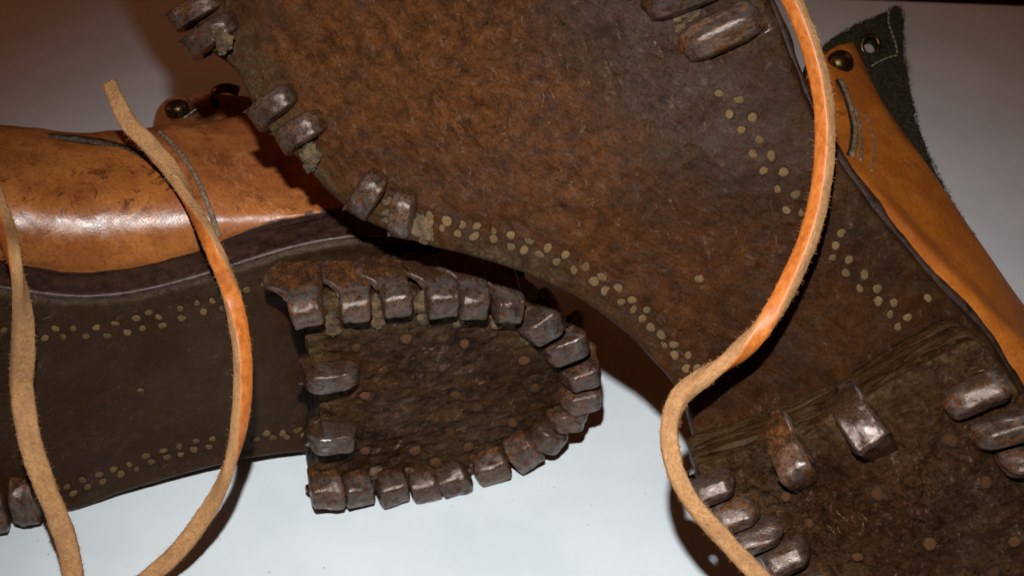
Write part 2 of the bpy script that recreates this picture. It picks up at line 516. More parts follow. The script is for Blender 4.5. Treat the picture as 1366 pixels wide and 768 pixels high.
# ------------------------------------------------------------------ shaped builders
def ribbon(fr, L, R, n0, thick, rad, N, M, disp=None, wall=None, nw=10, curve=None):
    """slab following an axis: L, R are matching (u,v) edge points; returns V(world cm), F, loc, edge distance"""
    both = spline(np.hstack([L[:, :2], R[:, :2]]), N)
    l, r = both[:, :2], both[:, 2:]
    w = np.linalg.norm(r - l, axis=1)
    e = (r - l) / (w[:, None] + 1e-9)
    rows = []
    prof = []                                     # (side, d, dn)
    for k in range(nw):
        prof.append((0.0, -thick + (thick - rad) * k / nw))
    arc = [(rad * (1 - math.cos(a)), -rad * (1 - math.sin(a))) for a in np.linspace(0, math.pi / 2, 7)]
    prof += arc
    dd = [p[0] for p in prof]
    nn = [p[1] for p in prof]
    inner = np.linspace(0, 1, M + 2)[1:-1]
    P, NZ, D, OUT = [], [], [], []
    for d, z in zip(dd, nn):
        P.append(l + e * np.minimum(d, w * 0.45)[:, None]); NZ.append(np.full(N, z)); D.append(np.full(N, d)); OUT.append(-e)
    rr = np.minimum(rad, w * 0.45)
    for t in inner:
        d = rr + (w - 2 * rr) * t
        P.append(l + e * d[:, None]); NZ.append(np.zeros(N)); D.append(np.minimum(d, w - d)); OUT.append(0 * e)
    for d, z in list(zip(dd, nn))[::-1]:
        P.append(r - e * np.minimum(d, w * 0.45)[:, None]); NZ.append(np.full(N, z)); D.append(np.full(N, d)); OUT.append(e)
    P = np.stack(P, 1); NZ = np.stack(NZ, 1); D = np.stack(D, 1); OUT = np.stack(OUT, 1)
    nc = P.shape[1]
    uv = P.reshape(-1, 2); nz = NZ.ravel(); d = D.ravel(); out = OUT.reshape(-1, 2)
    loc = np.column_stack([uv, nz + n0])
    if wall is not None:
        m = np.clip(-nz / rad, 0, 1)
        uv = uv + out * (wall(loc) * m)[:, None]
    n = nz + n0
    if disp is not None:
        n = n + disp(loc, d) * np.clip(1 + nz / rad, 0, 1)
    if curve is not None:
        n = n + curve(uv)
    V = fr.world(np.column_stack([uv, n]))
    F = grid_faces(N, nc, wrap_c=True)
    return V, F, loc, d

def disc(fr, outline, n0, thick, rad, K, rings, disp=None, wall=None, nw=12):
    """slab with a closed outline; face built of rings"""
    o = spline(outline[:, :2], K, closed=True)
    c = o.mean(0)
    nxt, prv = np.roll(o, -1, 0), np.roll(o, 1, 0)
    tg = nxt - prv
    nrm = np.column_stack([tg[:, 1], -tg[:, 0]])
    nrm /= np.linalg.norm(nrm, axis=1)[:, None]
    if ((o - c) * nrm).sum() < 0:
        nrm = -nrm
    P, NZ, OUT, D = [], [], [], []
    for k in range(nw):
        P.append(o); NZ.append(np.full(K, -thick + (thick - rad) * k / nw)); OUT.append(nrm); D.append(np.zeros(K))
    for a in np.linspace(0, math.pi / 2, 6):
        q = rad * (1 - math.cos(a))
        P.append(o - nrm * q); NZ.append(np.full(K, -rad * (1 - math.sin(a)))); OUT.append(nrm); D.append(np.full(K, q))
    inn = o - nrm * rad
    di = np.linalg.norm(inn - c, axis=1)
    for k in range(1, rings + 1):
        s_ = 1 - k / rings * 0.995
        P.append(c + (inn - c) * s_); NZ.append(np.zeros(K)); OUT.append(0 * nrm); D.append(rad + di * (1 - s_))
    P = np.stack(P); NZ = np.stack(NZ); OUT = np.stack(OUT); D = np.stack(D)
    nr = len(P)
    uv = P.reshape(-1, 2); nz = NZ.ravel(); out = OUT.reshape(-1, 2); d = D.ravel()
    loc = np.column_stack([uv, nz + n0])
    if wall is not None:
        uv = uv + out * (wall(loc) * np.clip(-nz / rad, 0, 1))[:, None]
    n = nz + n0
    if disp is not None:
        n = n + disp(loc, d) * np.clip(1 + nz / rad, 0, 1)
    V = fr.world(np.column_stack([uv, n]))
    F = [tuple(f) for f in grid_faces(nr, K, wrap_c=True)]
    F.append(tuple(range(K))[::-1])
    F.append(tuple((nr - 1) * K + np.arange(K)))
    return V, F, loc, d

def tube(path, radii, K=10, flat=1.0, upv=None, twist=None):
    P = np.asarray(path, float)
    n = len(P)
    T = np.gradient(P, axis=0)
    T /= np.linalg.norm(T, axis=1)[:, None]
    upv = np.array([0, 0, 1.0]) if upv is None else np.asarray(upv, float)
    A = np.cross(T, upv)
    A /= np.linalg.norm(A, axis=1)[:, None] + 1e-9
    Bn = np.cross(A, T)
    r = np.broadcast_to(np.asarray(radii, float), (n,))
    th = np.linspace(0, 2 * math.pi, K, endpoint=False)
    V = P[:, None] + (A[:, None] * np.cos(th)[None, :, None] + Bn[:, None] * (flat * np.sin(th))[None, :, None]) * r[:, None, None]
    F = [tuple(f) for f in grid_faces(n, K, wrap_c=True)]
    F += [tuple(range(K))[::-1], tuple((n - 1) * K + np.arange(K))]
    return V.reshape(-1, 3), F

def join(parts):
    V, F, o = [], [], 0
    for v, f in parts:
        V.append(v)
        F += [tuple(int(i) + o for i in q) for q in f]
        o += len(v)
    return np.vstack(V), F

# ------------------------------------------------------------------ shared small meshes
def nail_mesh(seed, flange=1.2, edge=False, wedge=False, roof=0.0, flare=0.62):
    """folded iron edge nail: x across, y inward over the sole face (0 = ridge, 1 = inner end), z out of the face (cm)"""
    r = np.random.default_rng(seed)
    prof = np.array([(0.02, -flange - 0.02), (-0.10, -flange), (-0.17, -flange * 0.75), (-0.20, -flange * 0.35), (-0.19, -0.05), (-0.13, 0.10),
                     (-0.02, 0.19), (0.16, 0.22), (0.45, 0.215), (0.72, 0.19), (0.90, 0.10), (0.985, -0.05), (1.0, -0.30)])
    prof = prof * np.array([1, 1]) + np.column_stack([np.zeros(13), np.where(np.arange(13) >= 5, 1, 0) * np.array([0] * 5 + [.22, .30, .32, .32, .31, .26, .12, 0.])])
    if edge:
        prof = np.array([(0.10, -0.95), (-0.25, -0.9), (-0.62, -0.66), (-0.80, -0.35), (-0.74, -0.08), (-0.48, 0.14), (-0.18, 0.32), (0.10, 0.40), (0.45, 0.42), (0.74, 0.38), (0.92, 0.22), (1.0, -0.05), (1.0, -0.30)])
    if wedge:
        prof = np.array([(-0.10, -1.0), (-0.12, -0.6), (-0.08, -0.2), (0.02, 0.08), (0.20, 0.30), (0.36, 0.50), (0.46, 0.62), (0.52, 0.62), (0.66, 0.47), (0.84, 0.24), (0.97, 0.02), (1.02, -0.15), (1.02, -0.35)])
    prof[:, 0] += r.normal(0, 0.015, len(prof))
    prof[5:10, 1] += r.normal(0, 0.018, 5) + (0.02 if wedge else 0.14)
    Pn = spline(prof, 34)
    n = len(Pn)
    tg = np.gradient(Pn, axis=0)
    nr = np.column_stack([-tg[:, 1], tg[:, 0]])
    nr /= np.linalg.norm(nr, axis=1)[:, None]
    s = np.linspace(0, 1, n)
    m = 17
    b = np.linspace(-1, 1, m)
    b = np.sign(b) * np.abs(b) ** 0.75
    side = np.where(np.abs(b) > 0.80, -0.20 * ((np.abs(b) - 0.80) / 0.20) ** 1.6, 0.0) - 0.02 * b * b
    zface = Pn[:, 1]
    fl = np.clip(-(zface - 0.05) / flange, 0, 1) * (s < 0.55)       # on the flange
    tip = np.clip((fl - 0.72) / 0.28, 0, 1) ** 2 * (0.3 if flange < 0.6 else 1.0)
    up_ = np.clip(fl / 0.42, 0, 1)
    sm = up_ * up_ * (3 - 2 * up_)
    taper = np.clip((s - 0.6) / 0.4, 0, 1) ** 2
    right = 0.5 + 0.10 * sm - 0.42 * tip - 0.14 * taper
    left = -0.5 - ((0.0 if edge or wedge else flare) + r.normal(0, 0.06)) * sm + 0.55 * tip + 0.10 * taper
    X = left[:, None] + (right - left)[:, None] * (b[None, :] + 1) / 2 + r.normal(0, 0.02)
    lip = np.exp(-((b + 0.93) / 0.13) ** 2)[None, :] * np.exp(-((sm - 0.55) / 0.5) ** 2)[:, None] * (sm > 0.02)[:, None]
    inset = side[None, :] * (0.6 + 0.4 * (1 - fl[:, None]))
    if flange < 0.6:
        lip = lip * 0
    X = X + (r.normal(0, 0.13) * np.clip(s - 0.42, 0, 1))[:, None]
    inset = inset * (1 - 0.75 * np.clip(lip, 0, 1)) + 0.15 * lip + 0.05 * sm[:, None] * np.clip(-b, 0, 1)[None, :]
    Y = Pn[:, 0][:, None] + nr[:, 0][:, None] * inset
    Z = Pn[:, 1][:, None] + nr[:, 1][:, None] * inset - roof * (np.sqrt((b - 0.05) ** 2 + 0.008)[None, :] - 0.09) * (fl < 0.02)[:, None]
    V = np.stack([X, Y, Z], -1).reshape(-1, 3)
    dn = fbm(V + seed * 11.0, 1.7, 3, seed + 300) * 0.055 + fbm(V + seed * 11.0, 4.0, 3, seed) * 0.018
    NV = np.stack([np.zeros_like(X), np.broadcast_to(nr[:, 0][:, None], X.shape), np.broadcast_to(nr[:, 1][:, None], X.shape)], -1).reshape(-1, 3)
    V = V + NV * dn[:, None]
    ridge = np.exp(-((s - 0.46) / 0.07) ** 2) * 1.0 + 0.35 * np.clip((s - 0.45) / 0.2, 0, 1) * (s < 0.82)
    if wedge:
        ridge = 0.6 * np.exp(-((Pn[:, 0] - 0.38) / 0.16) ** 2)
    wear_glint = np.clip(ridge[:, None] * (1.0 - 0.35 * np.abs(b)[None, :] ** 3), 0, 1).ravel()
    wear_glint = np.maximum(wear_glint, 0.9 * np.clip(lip, 0, 1).ravel())  # lips lightened as well, a highlight painted along them
    F = [tuple(f) for f in grid_faces(n, m)]
    # side walls
    F2 = []
    G3 = V.reshape(n, m, 3)
    onfl = (fl > 0.03)
    W_ = []
    for col in (0, m - 1):
        w_ = G3[:, col].copy()
        w_[onfl, 1] = np.minimum(w_[onfl, 1] + 0.10 + 0.30 * np.clip(1 - fl[onfl] / 0.16, 0, 1), 0.30)
        w_[~onfl, 2] = -0.35
        w_[~onfl, 1] = np.clip(w_[~onfl, 1], 0.0, 1.0)
        W_.append(w_)
    c0 = len(V)
    V = np.vstack([V, W_[0], W_[1]])
    for i in range(n - 1):
        F2.append((i * m, (i + 1) * m, c0 + i + 1, c0 + i))
        F2.append(((i + 1) * m + m - 1, i * m + m - 1, c0 + n + i, c0 + n + i + 1))
    F2.append(tuple(range(m)) + (c0 + n, c0))
    me = make_mesh('hobnail', V * S, F + F2, M_iron, loc=V, extra={'wear_glint': np.append(wear_glint, np.zeros(2 * n))})
    return me
NAILS = [nail_mesh(k, 1.45) for k in range(6)]
NAILS_MID = [nail_mesh(k + 60, 0.45, flare=0.30) for k in range(4)]
NAILS_ROOF = [nail_mesh(k + 80, 0.9, roof=0.34, flare=0.15) for k in range(3)]
NAILS_WEDGE = [nail_mesh(k + 40, 1.0, False, True) for k in range(2)]
NAILS_SHORT = [nail_mesh(k + 20, 0.95, True) for k in range(4)]

def stud_mesh(name, mat, h, seed, ragged=0.1):
    r = np.random.default_rng(seed)
    K = 14
    th = np.linspace(0, 2 * math.pi, K, endpoint=False)
    wob = 1 + ragged * np.array([math.sin(2 * t + seed) + 0.6 * math.sin(3 * t + 2 * seed) for t in th])
    V = []
    sl = r.normal(0, 0.12, 2)
    for (q, z) in ((1.46, -0.05), (1.22, 0.10), (1.03, -0.25), (0.98, h * 0.6), (0.88, h), (0.45, h * 1.1)):
        V += [(q * w * math.cos(t), q * w * math.sin(t), z + (q < 1.0) * (sl[0] * math.cos(t) + sl[1] * math.sin(t)) * q * 0.6) for t, w in zip(th, wob)]
    F = [tuple(f) for f in grid_faces(6, K, wrap_c=True)] + [tuple(5 * K + np.arange(K))]
    mi = [1] * (2 * K) + [0] * (3 * K + 1)
    return make_mesh(name, np.array(V) * S, F, [mat, M_dirt], loc=np.array(V) * 1.0, matidx=mi)
PEGS = [stud_mesh('wooden_peg', M_peg, 0.14, k, 0.09) for k in range(6)]
HEADS = [stud_mesh('nail_head', M_nailhead, 0.75, k + 9, 0.07) for k in range(4)]

def rivet_mesh(K=20):
    V = []
    prof = ((1.0, -0.5), (1.0, 0.0), (0.98, 0.22), (0.85, 0.48), (0.6, 0.68), (0.3, 0.78), (0.02, 0.8))
    th = np.linspace(0, 2 * math.pi, K, endpoint=False)
    for q, z in prof:
        V += [(q * math.cos(t), q * math.sin(t), z) for t in th]
    F = [tuple(f) for f in grid_faces(len(prof), K, wrap_c=True)]
    return make_mesh('rivet', np.array(V) * S, F, M_brass, loc=np.array(V))
RIVET = rivet_mesh()

def place_nails(fr, n, items, root, shorts=False):
    for k, it in enumerate(items):
        ox, oy, ix, iy, wpx = it[:5]
        kind = it[5] if len(it) > 5 else shorts
        po, pi = fr.px(ox, oy, n + (0.2 if kind == 2 else 0.62)), fr.px(ix, iy, n + (0.2 if kind == 2 else 0.62))
        y = pi - po
        ln = np.linalg.norm(y[:2])
        y = np.array([y[0], y[1], 0]) / ln
        x = np.array([y[1], -y[0], 0])
        depth = np.dot(fr.world(po) - CAM, FW)
        wcm = wpx * depth / FPX
        yw, xw = y @ fr.B, x @ fr.B
        # mirror-safe: keep x pointing the same way round the edge
        P = fr.world(np.array([po[0], po[1], n]))
        me = NAILS_WEDGE[k % 2] if kind == 2 else NAILS_MID[k % 4] if kind == 3 else NAILS_ROOF[k % 3] if kind == 4 else (NAILS_SHORT if kind else NAILS)[k % (4 if kind else 6)]
        tilt = random.uniform(-0.13, 0.13)
        zw = unit(fr.n + xw * tilt)
        xw2 = unit(np.cross(yw, zw)) * np.sign(np.dot(np.cross(yw, zw), xw))
        ly = max(ln, 0.35) * (1.22 if kind is True else 1.0)
        link('hobnail', me, root, basis(P, xw2, yw, zw, wcm * (1.22 if kind is True else 1.0) * random.uniform(0.96, 1.06), ly, random.uniform(0.92, 1.1)))

def place_studs(fr, n, pts, r_px, meshes, name, root, jitter=0.13, surf=None):
    for k, (x, y) in enumerate(pts):
        p = fr.px(x, y, n)
        if surf is not None:
            p[2] = n + surf(p)
        P = fr.world(p)
        depth = np.dot(P - CAM, FW)
        r = r_px * depth / FPX * random.uniform(1 - jitter, 1 + jitter)
        a = random.uniform(0, 6.28)
        xa = math.cos(a) * fr.u + math.sin(a) * fr.v
        za = unit(fr.n + 0.10 * np.array([random.uniform(-1, 1) for _ in range(3)]))
        xa = unit(xa - za * np.dot(xa, za))
        ya = np.cross(za, xa)
        link(name, meshes[k % len(meshes)], root, basis(P - fr.n * random.uniform(0.0, 0.014), xa, ya, za, r, r * random.uniform(0.76, 1.0), 0.14))

def zpx(pts, x0, y0, k=480 / 1365):
    return [(x0 + a * k, y0 + b * k) for a, b in pts]

# ================================================================== BOOT LYING ON ITS SIDE (left)
psi, tau = math.radians(16.0), math.radians(2.0)
nA0 = np.array([math.sin(psi), -math.cos(psi), 0])
uA = np.array([-math.cos(psi), -math.sin(psi), 0])
vA = math.cos(tau) * Zn - math.sin(tau) * nA0
nA = math.cos(tau) * nA0 + math.sin(tau) * Zn
HEEL_A = 1.9
P0 = on_plane(600, 662, np.zeros(3), Zn)
FA = Frame(P0 - nA * (HEEL_A + 0.6), uA, vA, nA)
rootA = thing('boot', 'hobnailed boot lying on its side on the white tabletop, heel towards the middle', 'boot',
              (FA.O[0], FA.O[1], 0.0), 'pair of old hobnailed boots')

def wall_idx(F, loc, k):
    return (loc[F][:, :, 2].mean(1) < -k).astype(int)

topA = [(-330, 372), (-150, 378), (0, 386), (75, 400), (150, 399), (225, 384), (300, 362), (380, 336), (460, 320), (560, 318), (640, 330), (700, 360)]
botA = [(-330, 690), (-150, 725), (-20, 708), (45, 692), (100, 681), (165, 658), (230, 639), (330, 614), (430, 602), (530, 592), (620, 575), (690, 540)]
LA, RA = FA.pxs(topA), FA.pxs(botA)

def wear_noise(loc, d, amp=0.05, seed=3):
    q = loc * np.array([1, 1, 0.2])
    return amp * fbm(q, 0.55, 3, seed) + amp * 0.5 * fbm(q, 2.4, 4, seed + 5) - amp * 0.8 * np.clip(fbm(q * np.array([0.6, 1.6, 1]), 2.1, 3, seed + 9) - 0.45, 0, 1)

def sole_attrs(loc, d, warm, grey, edge_w=1.1, edge_amt=1.0, rel=0.9):
    q = loc * np.array([1, 1, 0.2])
    e = np.clip(1 - d / edge_w + 0.45 * fbm(q, 1.1, 3, 31), 0, 1) * edge_amt
    rl = np.clip(rel * (1 + 0.6 * fbm(q, 0.35, 3, 91)), 0.05, 1.2)
    return {'rel': rl, 'warm': np.clip(warm(loc), 0, 1), 'grey': np.clip(grey(loc), 0, 1), 'edge': e}

V, F, loc, d = ribbon(FA, LA, RA, 0.0, 1.25, 0.18, 260, 110, disp=lambda L, d: wear_noise(L, d, 0.03) + 0.05 * np.exp(-((d - 0.22) / 0.14) ** 2),
                      wall=lambda L: 0.05 * fbm(L * np.array([0.5, 0.5, 2.0]), 1.3, 3, 4) - 0.05 * np.exp(-((L[:, 2] + 0.45) / 0.05) ** 2))
part('outsole', V, F, [M_soleA, M_edge], rootA, loc=loc, matidx=wall_idx(F, loc, 0.10), extra=sole_attrs(loc, d, lambda L: 0.15 + 0.3 * fbm(L * [1, 1, .1], .3, 2, 8), lambda L: 0.2 + 0.4 * fbm(L * [1, 1, .1], .5, 3, 9), 0.7, 0.5, 0.28))

# welt: a thinner layer behind the outsole, with a pale stitched lip
def inset(L, R, a, b):
    e = (R - L)[:, :2]
    w = np.linalg.norm(e, axis=1)[:, None]
    e = e / w
    L2, R2 = L.copy(), R.copy()
    L2[:, :2] += e * a
    R2[:, :2] -= e * b
    return L2, R2
L2, R2 = inset(LA, RA, 0.12, 0.25)
V, F, loc, d = ribbon(FA, L2, R2, -1.22, 0.42, 0.12, 220, 12, nw=8,
                      wall=lambda L: 0.05 * fbm(L, 1.5, 3, 14))
part('welt', V, F, M_edge, rootA, loc=loc)

# heel: stacked leather lifts under a worn top piece
heelA = FA.pxs([(398, 418), (400, 408), (430, 403), (520, 398), (600, 396), (680, 402), (730, 425), (768, 465), (783, 505), (780, 540), (755, 583),
                (705, 617), (640, 640), (560, 656), (490, 662), (440, 664), (420, 655), (424, 620), (427, 570), (424, 520), (412, 465)], HEEL_A)
HA = spline(heelA[:, :2], 240, closed=True)
def lift_wall(seed):
    return lambda L: 0.06 * fbm(L * np.array([0.8, 0.8, 4.0]), 1.0, 4, seed)
def heel_disp(L, d, sink=0.16):
    q = L * np.array([1, 1, 0.2])
    return 0.06 * fbm(q, 0.9, 4, 21) + 0.05 * fbm(q * np.array([0.7, 1.8, 1]), 3.0, 4, 22) - sink * np.clip(1 - d / 0.5, 0, 1) * (0.5 + 0.8 * fbm(q, 2.2, 3, 24))
cA = HA.mean(0)
nl = 3
th = (HEEL_A - 0.75) / nl
for k in range(nl):
    top = HEEL_A - 0.75 - k * th
    sc = 1.0 - 0.003 * k + random.uniform(-0.006, 0.006)
    o3 = np.column_stack([cA + (HA - cA) * sc, np.zeros(len(HA))])
    V, F, loc, d = disc(FA, o3, top, th + 0.01, 0.05, 240, 4, wall=lift_wall(40 + k), nw=8)
    part('heel_lift', V, F, M_edge, rootA, loc=loc)
V, F, loc, d = disc(FA, heelA, HEEL_A, 0.78, 0.14, 320, 84, disp=heel_disp, wall=lift_wall(50))
part('heel_top_piece', V, F, M_heel, rootA, loc=loc, extra=sole_attrs(loc, d, lambda L: 0.2 + 0.4 * fbm(L * [1, 1, .1], .5, 2, 18), lambda L: 0.3 + 0.5 * fbm(L * [1, 1, .1], .6, 3, 19), 1.5, 1.0))

nailsA = [(409, 413, 419, 445, 46), (478, 407, 481, 439, 43), (532, 400, 532, 434, 44), (595, 399, 592, 433, 44), (639, 398, 634, 434, 43), (684, 404, 679, 439, 42),
          (746, 434, 700, 458, 40, 3), (782, 464, 731, 484, 40, 3), (799, 502, 753, 518, 36, 3), (799, 535, 753, 546, 34, 3), (778, 566, 737, 569, 34, 3), (750, 597, 718, 588, 36, 3),
          (712, 624, 687, 599, 42, 3), (666, 643, 656, 618, 46, 3), (612, 657, 605, 632, 44, 3), (574, 667, 570, 642, 42, 3), (525, 673, 522, 645, 42, 3), (481, 676, 481, 648, 42, 3), (440, 677, 446, 648, 46, 3),
          (419, 517, 484, 511, 33, 3), (426, 597, 484, 591, 33, 3)]
place_nails(FA, HEEL_A, nailsA, rootA)
place_nails(FA, 0.0, [(40, 699, 26, 655, 36), (-6, 710, -16, 668, 40)], rootA)

pegsA = zpx([(15, 545), (210, 537), (170, 572), (237, 570), (278, 535), (325, 563), (367, 532), (407, 562), (437, 518), (482, 548), (517, 497), (541, 535),
             (565, 475), (603, 492), (618, 523), (679, 460), (691, 495), (744, 438), (771, 470), (808, 430), (848, 455), (936, 390), (1003, 370), (1058, 368)], 0, 250)
pegsA += zpx([(253, 427), (278, 452), (313, 402), (330, 428), (376, 381), (390, 408), (431, 364), (458, 382), (492, 345), (523, 360), (553, 314), (575, 335),
              (620, 292), (634, 316), (679, 276), (686, 303), (743, 257), (735, 288), (793, 277), (805, 250), (972, 250), (1008, 228), (1036, 244), (1068, 227),
              (1088, 242), (1130, 215), (1150, 235), (533, 63)], 0, 498)
place_studs(FA, 0.0, pegsA, 5.6, PEGS, 'wooden_peg', rootA, surf=lambda p: float(wear_noise(np.array([[p[0], p[1], 0.0]]), 0, 0.03)[0]))
headsA = [(487, 527), (487, 600), (553, 599), (581, 615), (608, 527), (624, 593), (713, 516), (683, 561), (630, 609), (475, 462), (541, 450), (619, 457), (698, 478)]
place_studs(FA, HEEL_A, headsA, 7.6, HEADS, 'nail_head', rootA, surf=lambda p: float(heel_disp(np.array([[p[0], p[1], HEEL_A]]), np.array([2.0]))[0]))

# upper: closed leather body behind the sole
uvTop = spline(LA[:, :2], 120)
uvBot = spline(RA[:, :2], 120)
us = np.linspace(LA[:, 0].max() - 0.4, LA[:, 0].min() + 0.1, 150)
vt = np.interp(us[::-1], uvTop[::-1, 0], uvTop[::-1, 1])[::-1]
vb = np.interp(us[::-1], uvBot[::-1, 0], uvBot[::-1, 1])[::-1]
vt = np.convolve(np.pad(vt, 8, 'edge'), np.ones(17) / 17, 'valid')
ku = np.array([us.min(), -4, 0.0, 3.0, 7.0, 12.0, 17, us.max()])
G_RISE = [0.05, 0.05, 0.08, 0.55, 1.02, 1.28, 1.30, 0.45]
def hull_sections():
    rows = []
    for u, t_, b_ in zip(us, vt, vb):
        k = np.clip((u + 2) / 9, 0, 1)                         # 0 towards the heel, 1 in the waist and forefoot
        rise = 1.0 - 0.05 * k
        back = 5.6 + 1.6 * k
        z0 = -1.55
        g = float(np.interp(u, [-6, -1, 3, 4.7, 6, 8, 10, 16], G_RISE))
        c = [(t_ - 0.50, z0 + 0.25), (t_ - 0.34, z0 - 0.02), (t_ + 0.10 * g, z0 - 0.06), (t_ + 0.60 * g, z0 - 0.20), (t_ + 1.02 * g, z0 - 0.62), (t_ + 1.26 * g, z0 - 1.45), (t_ + 1.32 * g, z0 - 2.7),
             (t_ + 1.25 * g, z0 - 3.95), (t_ + 1.05 * g, z0 - 5.1), (t_ + 0.4 * g, z0 - 6.0), (t_ - 0.9, z0 - 6.5), (t_ - 2.4, z0 - 7.0), (0.5 * (t_ + b_), z0 - 7.4),
             (b_ + 1.6, z0 - 6.6), (b_ + 0.3, z0 - 4.6), (max(b_ - 0.1, 0.5), z0 - 2.0), (b_ + 0.45, z0 + 0.2)]
        rows.append(spline(np.array(c), 120, even=False))
    return np.stack(rows)
HS = hull_sections()                                          # stations x 120 x (v, n)
nS, nT = HS.shape[:2]
HULL = np.concatenate([np.broadcast_to(us[:, None, None], (nS, nT, 1)), HS], -1)
hl = HULL.reshape(-1, 3)
HW = FA.world(hl)
HN = np.cross(np.gradient(HW.reshape(nS, nT, 3), axis=0), np.gradient(HW.reshape(nS, nT, 3), axis=1)).reshape(-1, 3)
HN /= np.linalg.norm(HN, axis=1)[:, None] + 1e-12
if np.mean(HN.reshape(nS, nT, 3)[:, 45] @ UP) < 0:
    HN = -HN
HW2 = HW + HN * (0.05 * fbm(hl, 0.5, 3, 61) + 0.018 * fbm(hl * np.array([2.4, 0.8, 0.8]), 1.2, 3, 62))[:, None]
Fh = [tuple(f) for f in grid_faces(nS, nT, wrap_c=True)] + [tuple(range(nT)), tuple((nS - 1) * nT + np.arange(nT))]
tt = np.tile(np.arange(nT), nS)
welt_dirt = np.clip(1 - (tt - 4) / 7.0, 0, 1) * (0.6 + 0.4 * fbm(hl, 1.5, 3, 63))
def hull_part(V, F, mat, name, hl, tt, stain, wr, recalc=True):
    return part(name, V, F, mat, rootA, loc=hl, recalc=recalc,
                extra={'stain': stain, 'wrinkle': wr, 'dirt': np.clip(1 - (tt - 5) / 9.0, 0, 1) * np.clip(0.55 + 0.5 * fbm(hl, 1.5, 3, 63), 0, 1)})
hull_part(HW2, Fh, M_upA2, 'upper', hl, tt, np.full(len(hl), 0.55), np.clip(1.1 - np.abs(hl[:, 0] - 0.5) / 7, 0.15, 1))
_q = HW - CAM
_d = _q @ FW
_x, _y = W / 2 + FPX * (_q @ RT) / _d, H / 2 - FPX * (_q @ UP) / _d
BV = BVHTree.FromPolygons([tuple(v) for v in HW], [tuple(f) for f in grid_faces(nS, nT, wrap_c=True)])

def hit_hull(x, y):
    r = unit(ray(x, y))
    h = BV.ray_cast(Vector(CAM), Vector(r))
    if h[0] is None:
        return None
    p = np.array(h[0])
    q = int(np.argmin(np.linalg.norm(HW - p, axis=1)))
    return p, np.array(HN[q]), q // nT, q % nT

# overlapping quarter panel left of the curved seam
seam_px = [(268, 334), (262, 318), (255, 298), (243, 272), (228, 250), (205, 226), (178, 208), (150, 198), (115, 191), (80, 187), (40, 185), (0, 184)]
hits = [hit_hull(*p) for p in seam_px]
hits = [h for h in hits if h]
ts = np.array([h[3] for h in hits], float)
uu = np.array([FA.local(h[0])[0] for h in hits])
order = np.argsort(ts)
ts, uu = ts[order], uu[order]
T0, T1 = 4, int(ts.max())
rowsT = np.linspace(T0, T1, 70)
useam = np.interp(rowsT, ts, uu)
useam = np.convolve(np.pad(useam, 3, 'edge'), np.ones(7) / 7, 'valid')
nc_ = 90
Vp, Lp, Tp = [], [], []
HWg, HNg, HLg = HW.reshape(nS, nT, 3), HN.reshape(nS, nT, 3), hl.reshape(nS, nT, 3)
iu = lambda u: np.interp(u, us[::-1], np.arange(nS)[::-1])
def hull_at(u, t):
    i, j = iu(u), t
    i0, j0 = min(int(i), nS - 2), min(int(j), nT - 2)
    a, b = i - i0, j - j0
    f = lambda G: (G[i0, j0] * (1 - a) + G[i0 + 1, j0] * a) * (1 - b) + (G[i0, j0 + 1] * (1 - a) + G[i0 + 1, j0 + 1] * a) * b
    return f(HWg), unit(f(HNg)), f(HLg)
umax = us.max() - 0.2
for t_, us_ in zip(rowsT, useam):
    for k in range(nc_):
        q = (k - 2) / (nc_ - 3)
        u = us_ + (umax - us_) * max(q, 0) ** 1.3
        p, nn_, l_ = hull_at(u, t_)
        dist = (u - us_)
        lift = (0.0, 0.10)[k] if k < 2 else 0.15 + 0.02 * min(dist / 0.8, 1)
        Vp.append(p + nn_ * lift); Lp.append(l_); Tp.append(t_)
Vp, Lp, Tp = np.array(Vp), np.array(Lp), np.array(Tp)
Vp = Vp + 0.0
Vp += np.repeat(np.array([[0, 0, 0.0]]), len(Vp), 0)
dpn = 0.035 * fbm(Lp, 0.6, 3, 71)
Vp += dpn[:, None] * nA
stn = np.clip(1.15 - np.abs(Tp - (T0 + 0.62 * (T1 - T0))) / (0.36 * (T1 - T0)), 0, 1)
hull_part(Vp, grid_faces(len(rowsT), nc_), M_upA, 'quarter_panel', Lp, Tp, stn, np.full(len(Vp), 0.25), recalc=True)

def cord_on_hull(px, r, name, mat, lift, flat=0.7, parent=rootA):
    pts = [hit_hull(*p) for p in spline(np.array(px, float), 60)]
    pts = [p for p in pts if p]
    P = np.array([p[0] + p[1] * lift for p in pts])
    P = np.stack([np.convolve(np.pad(P[:, k], 2, 'edge'), np.ones(5) / 5, 'valid') for k in range(3)], 1)
    Vc, Fc = tube(P, r * (1 + 0.12 * fbm(P, 3.0, 2, 5)), 10, 1.0, upv=nA)
    return part(name, Vc, Fc, mat, parent)
cord_on_hull([(p[0] + 2, p[1] + 0) for p in seam_px], 0.085, 'seam_cord', M_seam, 0.06)
cord_on_hull([(p[0] + 8, p[1] - 3) for p in seam_px], 0.08, 'seam_cord', M_edge, 0.03)
cord_on_hull([(212, 176), (232, 196), (252, 222), (268, 252), (281, 284), (292, 316)], 0.085, 'seam_cord', M_slash, 0.03)
# pale stitched lip where the upper meets the welt
lip = np.array([(u, v - 0.08, -1.68) for u, v in zip(us[4:-2], vt[4:-2])])
Vc, Fc = tube(FA.world(lip), 0.075 * (1 + 0.3 * fbm(lip, 2.0, 3, 6)), 8, 1.0, upv=nA)
part('welt_lip', Vc, Fc, M_seam, rootA)

